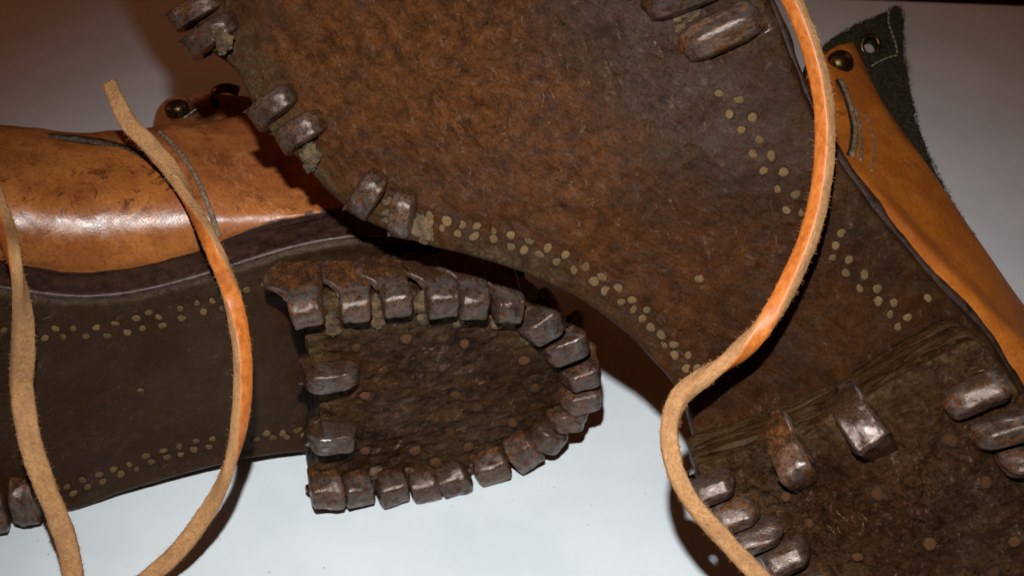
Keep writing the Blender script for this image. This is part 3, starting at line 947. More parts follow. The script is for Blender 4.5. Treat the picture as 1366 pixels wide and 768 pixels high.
bead = np.array([(u, v + 0.0, -0.16) for u, v in zip(us[4:-2], vt[4:-2])])
Vc, Fc = tube(FA.world(bead), 0.085 * (1 + 0.2 * fbm(bead, 1.5, 3, 6)), 10, 1.0, upv=nA)
part('welt_bead', Vc, Fc, M_bead, rootA)

# ankle flap with stud and hook, standing behind
def plate(px, depth_fn, thick, mat, name, root, n=120, hole=None, extra=None, jitter=0.0, seed=0):
    o = spline(np.array(px, float), n, closed=True)
    if jitter:
        q = np.column_stack([o, np.zeros(n)])
        o = o + jitter * np.column_stack([fbm(q, 0.09, 4, seed, 0.8), fbm(q + 91, 0.09, 4, seed, 0.8)])
    loops = [o] + ([hole] if hole is not None else [])
    front = [np.array([at(x, y, depth_fn(x, y)) for x, y in lp]) for lp in loops]
    P = np.vstack(front)
    c = P.mean(0)
    nv = np.linalg.svd(P - c)[2][2]
    if np.dot(nv, CAM - c) < 0:
        nv = -nv
    rim = [lp - (lp - lp.mean(0)) * 0.0 for lp in front]
    tri = tessellate_polygon([[Vector((*q, 0)) for q in lp] for lp in loops])
    n_all = len(P)
    Vv = np.vstack([P, P - nv * thick])
    Ff = [tuple(t) for t in tri] + [tuple(i + n_all for i in t)[::-1] for t in tri]
    o0 = 0
    for lp in loops:
        m = len(lp)
        for i in range(m):
            a, b = o0 + i, o0 + (i + 1) % m
            Ff.append((a, b, b + n_all, a + n_all))
        o0 += m
    ex = {k: np.full(len(Vv), v) for k, v in (extra or {}).items()}
    ob = part(name, Vv, Ff, mat, root, smooth=False, extra=ex)
    bv = ob.modifiers.new('bevel', 'BEVEL')
    bv.width, bv.segments, bv.angle_limit = 0.0006, 2, 0.9
    return ob, nv

flap_px = [(204, 190), (205, 162), (209, 148), (219, 135), (240, 128), (280, 126), (320, 128), (360, 134), (410, 150), (420, 200), (320, 200)]
flap, nv = plate(flap_px, lambda x, y: 41.0 - (y - 125) * 0.02 + (x - 205) * 0.004, 0.35, M_flap, 'ankle_flap', rootA, extra={'stain': 1.0, 'wrinkle': 0.3, 'dirt': 0.12})
def rivet_at(x, y, depth, r, nrm, root, sz=None):
    z = unit(nrm)
    xa = unit(np.cross(UP, z))
    return link('rivet', RIVET, root, basis(at(x, y, depth), xa, np.cross(z, xa), z, r, r * 0.95, (sz or r)))
zr = unit(nv + 0.75 * UP - 0.35 * RT)
rivet_at(236, 145, 40.55, 0.40, zr, rootA, 0.35)
pp = [at(x, y, 40.6) for x, y in [(237, 161), (246, 156), (256, 149), (264, 143)]]
Vc, Fc = tube(spline(np.array(pp), 14), 0.10, 8, 0.5, upv=zr)
part('rivet_plate', Vc, Fc, M_steel, rootA)
hk = spline(np.array([at(x, y, dd) for x, y, dd in [(290, 142, 41.1), (284, 130, 40.7), (288, 122, 40.4), (298, 118, 40.3), (310, 119, 40.3), (318, 122, 40.4)]]), 24)
Vc, Fc = tube(hk, 0.11, 10, 1.5, upv=UP)
part('lace_hook', Vc, Fc, M_brass, rootA)

# dried mud caught between the heel nails
def clumps(fr, n, spots, name, root, mat, seed, cm):
    items = []
    for k, (x, y, r_) in enumerate(spots):
        for q in range(2):
            p = fr.px(x + random.uniform(-.25, .25) * r_, y + (q - 0.5) * 0.9 * r_, n)
            rr = cm * r_ / 10 * random.uniform(0.9, 1.25)
            na, nt_ = 12, 22
            a = np.linspace(0, math.pi, na + 2)[1:-1]
            th = np.linspace(0, 2 * math.pi, nt_, endpoint=False)
            Vs = np.array([(math.sin(i_) * math.cos(t), 1.25 * math.sin(i_) * math.sin(t), math.cos(i_) * 0.6) for i_ in a for t in th] + [(0, 0, .6), (0, 0, -.6)])
            sd = Vs + k * 3.7 + q * 1.9
            Vs = Vs * (1 + 0.55 * fbm(sd, 0.9, 3, seed) + 0.22 * fbm(sd, 3.2, 3, seed + 4))[:, None] * rr
            Fs = [tuple(f) for f in grid_faces(na, nt_, wrap_c=True)]
            e_ = na * nt_
            Fs += [(i_, (i_ + 1) % nt_, e_) for i_ in range(nt_)] + [(e_ - nt_ + i_, e_ - nt_ + (i_ + 1) % nt_, e_ + 1) for i_ in range(nt_)]
            items.append((fr.world(Vs + p + np.array([0, 0, 0.02])), Fs))
    Vv, Ff = join(items)
    return part(name, Vv, Ff, mat, root, kind='stuff', smooth=True)
clumps(FA, HEEL_A, [(442, 425, 9), (445, 438, 7), (503, 408, 10), (505, 424, 8), (561, 404, 11), (563, 420, 9), (614, 404, 8), (616, 425, 8), (660, 408, 8), (661, 425, 8), (697, 420, 7), (703, 447, 8),
                    (753, 447, 5), (734, 472, 5), (500, 632, 8), (506, 646, 7), (548, 632, 8), (550, 645, 8), (590, 628, 7), (594, 642, 7), (633, 622, 7), (640, 634, 8), (675, 613, 6), (692, 608, 6), (727, 588, 7), (742, 565, 6), (465, 640, 6)],
       'dried_mud', rootA, M_mud, 5, 0.19)

# ================================================================== BOOT PROPPED WITH ITS SOLE TO THE CAMERA (right)
b1, b2, b3 = at(650, 80, 29.9), at(1200, 600, 31.2), at(350, 150, 30.5)
nB = unit(np.cross(b2 - b1, b3 - b1))
if np.dot(nB, CAM - b1) < 0:
    nB = -nB
uB = at(700, 86, 1) - at(1115, 505, 1)
uB = unit(uB - nB * np.dot(uB, nB))
vB = np.cross(nB, uB)
FB = Frame(on_plane(1115, 505, b1, nB), uB, vB, nB)
HEEL_B = 2.1
rootB = thing('boot', 'hobnailed boot propped up with its worn sole facing out, green felt collar behind', 'boot',
              (at(1200, 760, 30)[0], at(1200, 760, 30)[1], 0.0), 'pair of old hobnailed boots')
leftB = [(60, -240), (100, -170), (165, -70), (232, 5), (262, 62), (310, 100), (345, 165), (395, 215), (440, 262), (500, 302), (560, 326), (630, 343), (700, 366), (770, 398), (830, 440), (880, 492), (908, 535), (928, 590), (935, 660), (985, 735), (1060, 800), (1150, 850)]
rightB = [(520, -420), (640, -400), (760, -350), (860, -260), (930, -170), (980, -95), (1012, -30), (1035, 20), (1056, 75), (1078, 130), (1105, 190), (1140, 242), (1180, 295), (1222, 345), (1262, 390), (1296, 425), (1325, 458), (1350, 500), (1385, 560), (1420, 650), (1400, 760), (1330, 840)]
LB, RB = FB.pxs(leftB), FB.pxs(rightB)
def curveB(uv):
    return -0.10 * np.clip(uv[:, 0] - 9, 0, 20) ** 2 * 0.10
def bump2(L, c, ru, rv):
    return np.exp(-(((L[:, 0] - c[0]) / ru) ** 2 + ((L[:, 1] - c[1]) / rv) ** 2))
def dispB(L, d):
    q = L * np.array([1, 1, 0.2])
    base = wear_noise(L, d, 0.034, 13)
    flake = -0.06 * np.clip(fbm(q * np.array([0.5, 1.4, 1]), 1.2, 4, 27) - 0.35, 0, 1)
    lumps = 0.025 * fbm(q, 1.4, 3, 28) * np.clip((L[:, 0] - 4) / 6, 0, 1)
    edge = -0.10 * np.clip(1 - d / 0.9, 0, 1) ** 2 * np.clip((L[:, 0] - 7) / 3, 0, 1) * (0.8 + fbm(q, 1.6, 3, 29))
    crisp = 0.011 * np.clip(0.5 + bump2(L, FB.px(720, 90), 5.0, 3.6), 0.4, 1.3) * fbm(q * np.array([0.8, 1.5, 1]), 5.0, 3, 77, 0.6) - 0.022 * np.clip(0.16 - np.abs(fbm(q * np.array([0.45, 1.3, 1]) + 5, 2.6, 3, 78)), 0, 1) * np.clip(fbm(q, 0.8, 2, 79) + 0.3, 0, 1) / 0.16
    return base + flake + lumps + edge + crisp
V, F, loc, d = ribbon(FB, LB, RB, 0.0, 1.15, 0.20, 520, 280, disp=dispB, nw=10,
                      wall=lambda L: 0.06 * fbm(L * np.array([0.6, 0.6, 2.0]), 1.3, 3, 34) - 0.05 * np.exp(-((L[:, 2] + 0.55) / 0.05) ** 2), curve=curveB)
pxw = (V - CAM)
wB1, wB2 = FB.px(560, 60), FB.px(760, 230)
gB1, gB2 = FB.px(850, 40), FB.px(960, 130)
wB3, wB4 = FB.px(400, 60), FB.px(950, 330)
warmf = lambda L: 1.0 * bump2(L, wB1, 3.4, 2.4) + 0.35 * bump2(L, wB2, 4.2, 2.2) + 0.8 * bump2(L, wB3, 3.0, 2.2) + 0.30 * bump2(L, wB4, 3, 1.8) + 0.20 * fbm(L * [1, 1, .1], .5, 3, 41)
greyf = lambda L: 0.8 * bump2(L, gB1, 3.0, 2.0) + 0.7 * bump2(L, gB2, 2.4, 1.5) + 0.03 + 0.15 * fbm(L * [1, 1, .1], .6, 3, 42)  # grey sheen at the upper right painted into the leather colour
def edgef(L, d):
    q = L * np.array([1, 1, 0.2])
    fore = np.clip((L[:, 0] - 5.5) / 3.0, 0.25, 1)
    return np.clip(1 - d / 1.2 + 0.5 * fbm(q, 1.1, 3, 31), 0, 1) * fore
ex = sole_attrs(loc, d, warmf, greyf)
ex['edge'] = edgef(loc, d)
ex['rel'] = np.clip(0.24 + 0.22 * fbm(loc * [1, 1, .1], .35, 3, 91) + 0.42 * bump2(loc, FB.px(720, 90), 5.0, 3.6) + 0.3 * ex['edge'], 0.1, 1.1)
part('outsole', V, F, [M_soleB, M_edge], rootB, loc=loc, matidx=wall_idx(F, loc, 0.14), extra=ex)

L2, R2 = inset(LB, RB, 0.22, -0.30)
V, F, loc, d = ribbon(FB, L2, R2, -1.12, 0.5, 0.14, 240, 10, nw=8, wall=lambda L: 0.06 * fbm(L, 1.3, 3, 15), curve=curveB)
part('welt', V, F, M_edge, rootB, loc=loc)

heelB = FB.pxs([(931, 628), (936, 655), (958, 690), (988, 724), (1024, 758), (1080, 800), (1160, 850), (1250, 878), (1345, 862), (1412, 800), (1436, 720), (1418, 640), (1382, 560), (1345, 500), (1312, 462), (1302, 455), (1297, 455), (1292, 457),
                (1270, 468), (1215, 497), (1160, 530), (1100, 560), (1040, 585), (985, 605), (945, 616), (935, 619), (931, 621), (930, 624)], HEEL_B)
HB = spline(heelB[:, :2], 240, closed=True)
cB = HB.mean(0)
nl = 3
th = (HEEL_B - 0.57) / nl
for k in range(nl):
    sc = 1.0 - 0.003 * k + random.uniform(-0.006, 0.006)
    o3 = np.column_stack([cB + (HB - cB) * sc, np.zeros(len(HB))])
    o3[:, :2] = cB + (HB - cB) * (1.0 + (0.012, -0.004, 0.010)[k])
    V, F, loc, d = disc(FB, o3, HEEL_B - 0.57 - k * th, th + 0.01, 0.09, 260, 4, wall=lift_wall(60 + k), nw=8)
    part('heel_lift', V, F, M_heel, rootB, loc=loc, extra={'warm': np.full(len(V), .2), 'grey': np.full(len(V), .5), 'edge': np.full(len(V), .3), 'rel': np.full(len(V), .6)})
V, F, loc, d = disc(FB, heelB, HEEL_B, 0.60, 0.07, 360, 100, disp=lambda L, d: heel_disp(L + 30, d, 0.05), wall=lift_wall(70))
part('heel_top_piece', V, F, M_heel, rootB, loc=loc, extra=sole_attrs(loc, d, lambda L: 0.15 + 0.4 * fbm(L * [1, 1, .1], .5, 2, 58), lambda L: 0.2 + 0.4 * fbm(L * [1, 1, .1], .6, 3, 59), 0.8, 0.6))
nailsHB = [(932, 669, 986, 654, 40, 4), (962, 700, 1016, 683, 41, 4), (992, 733, 1052, 716, 41, 4), (1027, 765, 1087, 742, 42, 4), (1064, 796, 1118, 774, 32), (1110, 828, 1155, 798, 34),
           (1040, 590, 1086, 652, 50, 2), (1134, 548, 1186, 616, 54, 2), (1338, 522, 1264, 549, 46, 4), (1392, 570, 1304, 590, 46, 4), (1408, 620, 1340, 628, 42, 4)]
place_nails(FB, HEEL_B, nailsHB, rootB)
nailsFB = [(246, 16, 280, 0, 25, True), (268, 50, 303, 31, 26, True), (353, 147, 384, 129, 28, True), (390, 181, 422, 166, 30, True), (483, 268, 503, 241, 28, True), (533, 295, 542, 264, 28, True),
           (1002, 24, 908, 62, 56, 4), (958, -32, 856, 4, 56, 4), (205, -35, 250, -50, 32), (900, -120, 830, -90, 40)]
def place_fore():
    for it in nailsFB:
        place_nails(FB, float(curveB(FB.px(it[0], it[1])[None, :2])[0]), [it], rootB)
place_fore()

pegsB = zpx([(605, 52), (605, 25), (670, 43), (655, 68), (728, 57), (712, 90), (784, 63), (775, 100), (852, 80), (845, 113), (914, 96), (914, 138), (985, 115), (965, 152), (1054, 144), (1023, 170),
             (1121, 169), (1087, 196), (1198, 216), (1153, 227), (1258, 254), (1228, 270), (1320, 298), (1276, 308), (1333, 348)], 360, 280)
pegsB += [(843, 400), (845, 413), (862, 412), (857, 425), (868, 437), (882, 447), (885, 461), (899, 460), (900, 475), (918, 474), (916, 492), (931, 491)]
pegsB += zpx([(207, 355), (283, 378), (248, 432), (335, 447), (293, 493), (360, 530), (340, 585), (405, 590), (381, 649), (452, 653), (428, 718), (498, 737)], 886, 0)
pegsB += zpx([(465, 87), (525, 93), (675, 173), (650, 220), (638, 268), (701, 274), (689, 325), (760, 331), (743, 379), (808, 384), (810, 432), (872, 437), (858, 482), (923, 493), (892, 527), (1000, 423), (133, 345)], 886, 250)
place_studs(FB, 0.0, pegsB, 6.4, PEGS, 'wooden_peg', rootB, surf=lambda p: float(dispB(np.array([[p[0], p[1], 0.0]]), np.array([3.0]))[0]))
headsB = [(1268, 587), (1315, 643), (1240, 724), (1352, 720), (1170, 658), (1048, 661), (1079, 698), (1144, 742), (1325, 762)]
place_studs(FB, HEEL_B, headsB, 8.5, HEADS, 'nail_head', rootB, surf=lambda p: float(heel_disp(np.array([[p[0] + 30, p[1] + 30, HEEL_B + 30]]), np.array([2.0]))[0]))
clumps(FB, -0.1, [(412, 200, 9), (417, 215, 10), (515, 275, 9), (520, 290, 8), (556, 300, 10), (570, 312, 10), (300, 60, 9), (290, 45, 8), (925, 15, 12), (905, 30, 9), (940, 40, 8)], 'dried_mud', rootB, M_mud, 6, 0.16)

# forefoot of the upper, behind the sole
def mound():
    l, r = inset(LB[:18], RB[:18], 0.5, 0.6)
    both = spline(np.hstack([l[:, :2], r[:, :2]]), 90)
    rows = []
    for q in both:
        a, b = q[:2], q[2:]
        k = np.clip((q[0] - 4) / 6, 0, 1)
        dep = 1.6 + 0.8 * k
        w = b - a
        inn = 0.16 * (1 - k)
        c = [(a, -1.3), (a + w * (0.01 + inn * .5), -1.3 - 0.35 * dep), (a + w * (0.12 + inn), -1.3 - 0.8 * dep), (a + w * .35, -1.3 - dep), (a + w * .65, -1.3 - dep), (a + w * (.88 - inn), -1.3 - .8 * dep), (b - w * .01, -1.3 - .35 * dep), (b, -1.3)]
        rows.append(spline(np.array([(*p, z) for p, z in c]), 40))
    G = np.stack(rows)
    G[:, :, 2] += curveB(G.reshape(-1, 3)[:, :2]).reshape(G.shape[:2])
    lo = G.reshape(-1, 3)
    Fm = [tuple(f) for f in grid_faces(90, 40, wrap_c=True)] + [tuple(range(40)), tuple(89 * 40 + np.arange(40))]
    part('toe_upper', FB.world(lo), Fm, M_upB, rootB, loc=lo, extra={'stain': np.full(len(lo), .5), 'wrinkle': np.full(len(lo), .2), 'dirt': np.zeros(len(lo))})
mound()

# shaft: closed leather body running back from the heel seat to the ankle opening
# columns run from the ankle opening to beyond the heel; rows go round the shaft: (x px, y px, depth cm)
shaft_rows = [
    [(1010, 150, 37.5), (1020, 200, 35.0), (1050, 270, 33.0), (1110, 350, 32.2), (1180, 420, 31.6), (1260, 520, 31.4), (1330, 650, 31.6)],
    [(1088, 92, 37.8), (1108, 190, 34.2), (1165, 265, 31.6), (1235, 345, 31.0), (1305, 412, 31.0), (1372, 470, 31.2), (1440, 560, 31.8)],
    [(1098, 76, 37.9), (1124, 170, 35.0), (1186, 250, 32.8), (1258, 333, 32.1), (1330, 408, 31.9), (1398, 480, 32.2), (1460, 570, 33.0)],
    [(1112, 64, 38.3), (1152, 150, 36.2), (1216, 233, 34.4), (1282, 318, 33.5), (1344, 395, 33.2), (1412, 480, 33.5), (1470, 580, 34.2)],
    [(1130, 58, 38.8), (1181, 146, 37.2), (1243, 228, 35.8), (1300, 312, 35.0), (1358, 396, 34.7), (1425, 490, 34.8), (1475, 590, 35.2)],
    [(1132, 70, 41.0), (1168, 160, 39.5), (1218, 250, 38.2), (1270, 330, 37.5), (1330, 420, 37.0), (1395, 510, 36.8), (1440, 600, 36.4)],
    [(1040, 150, 42.0), (1060, 240, 40.0), (1100, 330, 38.8), (1160, 410, 38.0), (1230, 500, 37.2), (1300, 590, 36.6), (1360, 670, 35.0)],
    [(960, 200, 40.5), (970, 280, 38.5), (1010, 360, 37.2), (1080, 440, 36.2), (1160, 530, 35.6), (1240, 620, 35.0), (1300, 690, 34.2)],
]
G = np.array([spline(np.array([at(p[0], p[1], p[2] + 1.8) for p in row]), 80) for row in shaft_rows])
G = np.stack([spline(G[:, k], 64, closed=True) for k in range(80)])            # 80 x 64 x 3
gl = G.reshape(-1, 3)
Gf = [tuple(f) for f in grid_faces(80, 64, wrap_c=True)] + [tuple(range(64)), tuple(79 * 64 + np.arange(64))]
gl2 = gl + nB * (0.04 * fbm(gl, 0.6, 3, 81))[:, None]
locS = FB.local(gl)
dirtS = np.clip(0.8 - np.linalg.norm(gl - at(1340, 380, 33.5), axis=1) / 1.2, 0, 0.5) * np.clip(0.3 + fbm(gl, 2.2, 3, 82), 0, 1)
part('shaft', gl2, Gf, M_upB, rootB, loc=locS, extra={'stain': np.clip(0.25 + 0.5 * fbm(gl, .4, 2, 83), 0, 1), 'wrinkle': np.full(len(gl), .15), 'dirt': dirtS})
BS = BVHTree.FromPolygons([tuple(v) for v in gl2], [tuple(f) for f in Gf[:-2]])
def cord_on_shaft(px, r, name, mat, lift):
    P = []
    for p in spline(np.array(px, float), 40):
        h = BS.ray_cast(Vector(CAM), Vector(unit(ray(*p))))
        if h[0] is not None:
            P.append(np.array(h[0]) - unit(ray(*p)) * lift)
    if len(P) > 4:
        P = np.array(P)
        Vc, Fc = tube(P, r * (1 + 0.3 * fbm(P, 3.0, 2, 5)), 8, 1.0, upv=nB)
        part(name, Vc, Fc, mat, rootB)
cord_on_shaft([(1120, 108), (1128, 122), (1136, 145), (1141, 170), (1140, 192), (1136, 208)], 0.085, 'seam_cord', M_slash, 0.0)
cord_on_shaft([(1116, 108), (1124, 124), (1131, 146), (1136, 170), (1135, 192), (1131, 208)], 0.05, 'seam_cord', M_dirt, 0.0)  # dark cord standing in for the shadow beside the slash
cord_on_shaft([(1131, 128), (1146, 160), (1150, 188), (1148, 214)], 0.045, 'seam_cord', M_slash, 0.0)
cord_on_shaft([(1152, 150), (1163, 175), (1166, 200), (1163, 228)], 0.03, 'seam_cord', M_slash, 0.0)
h = BS.ray_cast(Vector(CAM), Vector(unit(ray(1121, 84))))
dpt = np.dot(np.array(h[0]) - CAM, FW) if h[0] is not None else 38.0
rivet_at(1121, 84, dpt - 0.05, 0.43, unit(-FW + 0.1 * UP + 0.15 * RT), rootB, 0.42)

# felt collar with eyelet and stitching
eye = np.array([(1161 + 8.5 * math.cos(a), 61 + 10.5 * math.sin(a)) for a in np.linspace(0, 2 * math.pi, 28, endpoint=False)])
felt_px = [(1070, 100), (1098, 62), (1122, 44), (1150, 30), (1180, 17), (1197, 9), (1203, 14), (1205, 40), (1208, 90), (1218, 140), (1228, 180), (1243, 215), (1262, 255), (1280, 288), (1300, 318), (1290, 340), (1250, 300), (1200, 240), (1150, 190), (1100, 160)]
felt_d = lambda x, y: 42.4 - (y - 10) * 0.0155
felt, fnv = plate(felt_px, felt_d, 0.32, M_felt, 'felt_collar', rootB, n=300, hole=eye, jitter=1.6, seed=5)
ring = np.array([at(1161 + 11.5 * math.cos(a), 61 + 13 * math.sin(a), felt_d(1161, 61) - 0.05) for a in np.linspace(0, 2 * math.pi, 33)])
Vc, Fc = tube(ring, 0.085, 8, 1.0, upv=fnv)
part('eyelet', Vc, Fc, M_brass, rootB)
# stitches: short separate threads
st = []
def stitch(px):
    P = spline(np.array(px, float), 60)
    L = np.concatenate([[0], np.cumsum(np.linalg.norm(np.diff(P, axis=0), axis=1))])
    s0 = 0
    while s0 < L[-1] - 3:
        q = np.linspace(s0, s0 + 5.0, 6)
        pts = []
        for k, a in enumerate(q):
            x, y = np.interp(a, L, P[:, 0]), np.interp(a, L, P[:, 1])
            pts.append(at(x + random.uniform(-.5, .5), y, felt_d(x, y) - 0.04 - 0.03 * math.sin(k / 5 * math.pi)))
        st.append(tube(np.array(pts), 0.026, 5, upv=fnv))
        s0 += 6.6
stitch([(1186, 15), (1185, 28), (1190, 45), (1195, 60), (1197, 73)])
stitch([(1197, 74), (1188, 76), (1175, 81), (1162, 89)])
Vc, Fc = join(st)
part('stitching', Vc, Fc, M_thread, rootB, kind='stuff')

def fibres(origins, dirs, length, rad, mat, name, root=None, kind='stuff'):
    items_v, items_f = [], []
    o = 0
    for p, dv in zip(origins, dirs):
        ln = length * rng.uniform(0.4, 1.2)
        side = unit(np.cross(dv, rng.normal(size=3)))
        s2 = np.cross(dv, side)
        bend = rng.normal(0, 0.35, 3) * ln
        for k, (f, r_) in enumerate(((0, 1), (0.5, 0.8), (1, 0.25))):
            c = p + dv * ln * f + bend * f * f
            for a in range(3):
                items_v.append(c + (math.cos(a * 2.094) * side + math.sin(a * 2.094) * s2) * rad * r_)
        for k in range(2):
            for a in range(3):
                b = (a + 1) % 3
                items_f.append((o + k * 3 + a, o + k * 3 + b, o + k * 3 + 3 + b, o + k * 3 + 3 + a))
        o += 9
    return part(name, np.array(items_v), np.array(items_f), mat, root, kind=kind, smooth=True, recalc=False)
edge_px = spline(np.array([(1098, 62), (1122, 44), (1150, 30), (1180, 17), (1197, 9), (1203, 14), (1205, 40), (1208, 90), (1218, 140), (1228, 180), (1243, 215), (1262, 255), (1280, 288), (1299, 316)], float), 700)
oo = np.array([at(x, y, felt_d(x, y) + rng.uniform(0, 0.3)) for x, y in edge_px])
dd_ = np.array([unit(rng.normal(0, 0.7, 3) + RT * 0.8 + UP * 0.6) for _ in oo])
sp, poly = [], np.array(felt_px, float)
def inside(x, y):
    a, b = poly, np.roll(poly, -1, 0)
    m = ((a[:, 1] > y) != (b[:, 1] > y)) & (x < (b[:, 0] - a[:, 0]) * (y - a[:, 1]) / (b[:, 1] - a[:, 1] + 1e-9) + a[:, 0])
    return m.sum() % 2 == 1
while len(sp) < 1800:
    q = (rng.uniform(1090, 1300), rng.uniform(8, 320))
    if inside(*q) and math.hypot(q[0] - 1161, q[1] - 61) > 14:
        sp.append(at(q[0], q[1], felt_d(*q) - 0.005))
        dd_ = np.vstack([dd_, unit(fnv * 0.5 + rng.normal(0, 0.9, 3))])
fibres(np.vstack([oo, np.array(sp)]), dd_, 0.11, 0.010, M_felt, 'felt_fibres', rootB)

# ================================================================== LACES
def lace(name, label, ctl, w, hgt, seed, group='laces of the old boots'):
    """ctl rows: x px, y px, depth cm, roll in degrees (turns the orange grain side to image left (-) or right (+))"""
    c = np.array(ctl, float)
    P3 = np.array([at(a[0], a[1], a[2]) for a in c])
    n = 260
    full = spline(np.column_stack([P3, c[:, 3] * 0.01, c[:, 4] if c.shape[1] > 4 else np.ones(len(c))]), n)
    P, roll, ws = full[:, :3], np.radians(full[:, 3] * 100), full[:, 4]
    T = np.gradient(P, axis=0)
    T /= np.linalg.norm(T, axis=1)[:, None]
    view = P - CAM
    view /= np.linalg.norm(view, axis=1)[:, None]
    Sd = np.cross(T, view)
    Sd /= np.linalg.norm(Sd, axis=1)[:, None]
    if np.mean(Sd @ RT) < 0:
        Sd = -Sd
    N = np.cross(Sd, T)
    N *= np.sign(np.sum(N * -view, axis=1))[:, None]
    G_ = np.cos(roll)[:, None] * N + np.sin(roll)[:, None] * Sd          # grain normal
    Q_ = -np.sin(roll)[:, None] * N + np.cos(roll)[:, None] * Sd
    cs = []
    K = 10
    for t in np.linspace(-1, 1, K):
        cs.append((t * 0.5, 0.5, 0))
    for t in np.linspace(1, -1, 6)[1:-1]:
        cs.append((0.5, t * 0.5, 1))
    for t in np.linspace(1, -1, K):
        cs.append((t * 0.5, -0.5, 1))
    for t in np.linspace(-1, 1, 6)[1:-1]:
        cs.append((-0.5, t * 0.5, 1))
    cs = np.array(cs)
    # rounded corners
    sq = cs[:, :2] * 2
    rr = (np.abs(sq[:, 0]) ** 5 + np.abs(sq[:, 1]) ** 5) ** (1 / 5)
    sq = sq / rr[:, None] * 0.5
    sq[:, 1] += np.where(cs[:, 2] == 0, 0.05 * (1 - (cs[:, 0] * 2) ** 2), 0)
    m = len(cs)
    ws = ws * (1 + 0.10 * fbm(np.column_stack([np.arange(n) * 0.03, np.full(n, seed), np.zeros(n)]), 1.0, 3, seed))
    V = P[:, None] + (Q_[:, None] * (sq[None, :, 0, None] * w) + G_[:, None] * (sq[None, :, 1, None] * hgt)) * ws[:, None, None]
    s_ = np.linspace(0, 1, n) * np.sum(np.linalg.norm(np.diff(P, axis=0), axis=1))
    loc = np.stack([np.broadcast_to(s_[:, None], (n, m)), np.broadcast_to(cs[None, :, 0], (n, m)) * 0.6, np.broadcast_to(cs[None, :, 1], (n, m)) * 0.6], -1).reshape(-1, 3) + seed * 9
    Vf_ = V.reshape(-1, 3)
    outw = Vf_ - np.repeat(P, m, 0)
    outw /= np.linalg.norm(outw, axis=1)[:, None]
    fl = np.tile(np.where(cs[:, 2] == 1, 1.0, 0.35), n)
    Vf_ = Vf_ + outw * (fl * (0.012 * fbm(loc, 2.2, 3, seed, 0.6) + 0.013 * fbm(loc, 12, 2, seed + 3)))[:, None]
    F = [tuple(f) for f in grid_faces(n, m, wrap_c=True)] + [tuple(range(m)), tuple((n - 1) * m + np.arange(m))]
    mi = [0 if (j % m) < K - 1 else 1 for j in range((n - 1) * m)] + [1, 1]
    base = P[-1]
    root = thing(name, label, 'lace', (base[0], base[1], max(base[2], 0)), group)
    part('strap', Vf_, F, [M_grain, M_flesh], root, loc=loc, matidx=mi)
    # loose fibres along the raw borders
    js = [j for j in range(m) if abs(cs[j, 0]) > 0.42 or cs[j, 2] == 1]
    idx = rng.integers(0, n, 2400) * m + np.array(js)[rng.integers(0, len(js), 2400)]
    fibres(Vf_[idx] - outw[idx] * 0.01, np.array([unit(outw[i] + rng.normal(0, 0.6, 3)) for i in idx]), 0.075, 0.0065, M_flesh, 'loose_fibres', root)
    return root

def dsole(x, y, lift):
    return np.dot(on_plane(x, y, FA.O + FA.n * lift, FA.n) - CAM, FW)
def lc(x, y, d, lift=0.9):
    if 330 < y < 690:
        return min(d, dsole(x, y, lift))
    h = hit_hull(x, y)
    return min(d, float(np.dot(h[0] - CAM, FW)) - lift * 0.75) if h else min(d, dsole(x, 340, lift) + 1.0) if y < 200 else d
def dB(x, y, lift):
    return np.dot(on_plane(x, y, FB.O + FB.n * lift, FB.n) - CAM, FW)

lace('boot_lace', 'tan leather lace whose cut end rises above the boot lying on its side', [
    (146, 110, lc(226, 224, 33.9) + 0.5, 170, .75), (156, 135, lc(226, 224, 33.9) + 0.4, 172, .85), (172, 165, lc(226, 224, 33.9) + 0.3, 178, 1), (198, 192, lc(226, 224, 33.9) + 0.15, 190, 1), (226, 224, lc(226, 224, 33.9), 222, 1), (254, 272, lc(254, 272, 33.4), 275, 1),
    (286, 335, lc(286, 335, 33.0), 322, .95), (310, 398, lc(310, 398, 32.6), 372, 1), (322, 458, lc(322, 458, 32.4), 398, 1), (324, 520, lc(324, 520, 32.4), 405, 1), (317, 580, lc(317, 580, 32.5), 425, 1), (300, 636, lc(300, 636, 32.8), 470, 1), (271, 690, lc(271, 690, 33.2), 515, 1.05),
    (234, 738, lc(234, 738, 33.6), 530, 1.05), (196, 772, lc(196, 772, 34.0), 540, 1.1), (150, 812, lc(150, 812, 34.6), 540, 1.1)], 0.47, 0.29, 1)
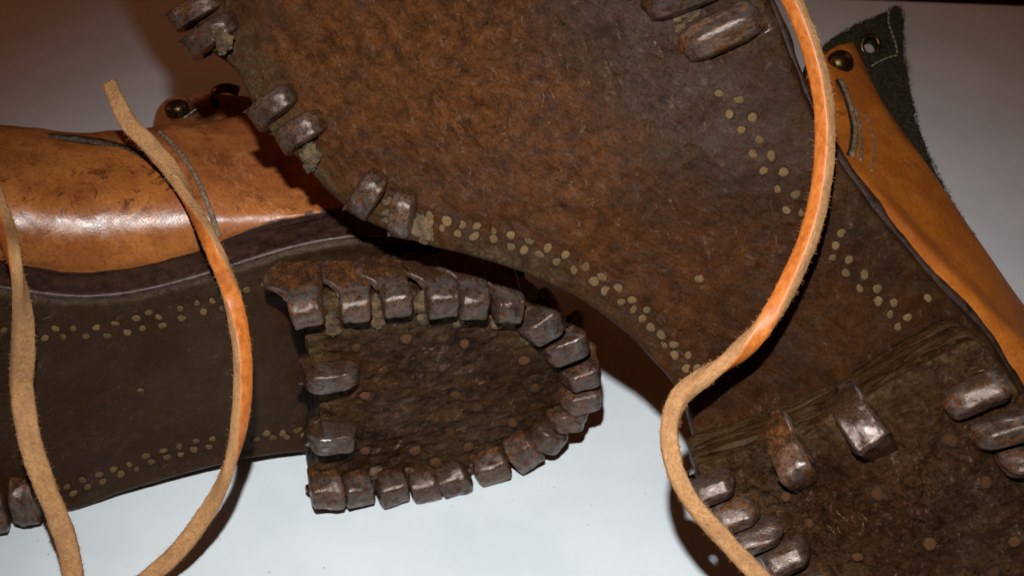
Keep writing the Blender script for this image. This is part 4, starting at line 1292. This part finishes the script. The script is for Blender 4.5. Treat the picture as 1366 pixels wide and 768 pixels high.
lace('boot_lace', 'tan leather lace at the left border of the view, hanging across the sole edge', [
    (-40, 180, lc(-40, 180, 33.8), -60), (-14, 245, lc(-14, 245, 33.3), -55), (6, 300, lc(6, 300, 33.0), -62), (20, 350, lc(20, 350, 32.8), -85), (29, 405, lc(29, 405, 32.7), -125), (31, 460, lc(31, 460, 32.7), -150), (29, 520, lc(29, 520, 32.8), -165), (38, 580, lc(38, 580, 32.9), -180), (57, 640, lc(57, 640, 33.2), -185), (77, 690, lc(77, 690, 33.6), -190),
    (92, 735, lc(92, 735, 34.0), -190), (98, 775, lc(98, 775, 34.4), -190), (98, 830, lc(98, 830, 35.0), -190)], 0.55, 0.30, 2)
lace('boot_lace', 'orange leather lace looping down over the sole of the propped boot', [
    (1000, -90, 28.90, -30), (1045, -22, 28.80, -32), (1074, 40, 28.70, -34), (1093, 105, 28.70, -36), (1101, 175, 28.80, -38), (1096, 245, 28.90, -40), (1081, 310, 28.80, -42), (1056, 370, 28.90, -35), (1026, 425, 29.00, -10),
    (985, 470, 29.10, 60), (940, 502, 29.20, 115), (906, 530, 29.30, 150), (893, 568, 29.05, 175), (899, 620, 28.90, 185), (922, 668, 28.90, 190), (962, 714, 28.90, 190), (1010, 766, 28.90, 190), (1060, 820, 29.00, 190)], 0.43, 0.34, 3)

# crumbs of dirt fallen on the tabletop
cr = []
for k in range(40):
    cx, cy, sp_ = [(735, 655, 26), (45, 720, 40), (560, 700, 90), (820, 640, 90), (330, 700, 110)][k % 5]
    x, y = random.gauss(cx, sp_), random.gauss(cy, sp_ * 0.35)
    p = on_plane(x, y, np.zeros(3), Zn)
    rr = random.uniform(0.006, 0.020)
    Vs = np.array([(1, 0, 0), (-1, 0, 0), (0, 1, 0), (0, -1, 0), (0, 0, 1), (0, 0, -0.4)]) * rr * rng.uniform(0.5, 1.3, (6, 3))
    cr.append((Vs + p + np.array([0, 0, 0.3 * rr]), [(0, 2, 4), (2, 1, 4), (1, 3, 4), (3, 0, 4), (2, 0, 5), (1, 2, 5), (3, 1, 5), (0, 3, 5)]))
Vc, Fc = join(cr)
o = link('dirt_crumbs', make_mesh('dirt_crumbs', Vc * S, Fc, M_dirt, loc=Vc, smooth=False), kind='stuff')
o['label'] = 'tiny dark crumbs of dirt scattered on the white tabletop'
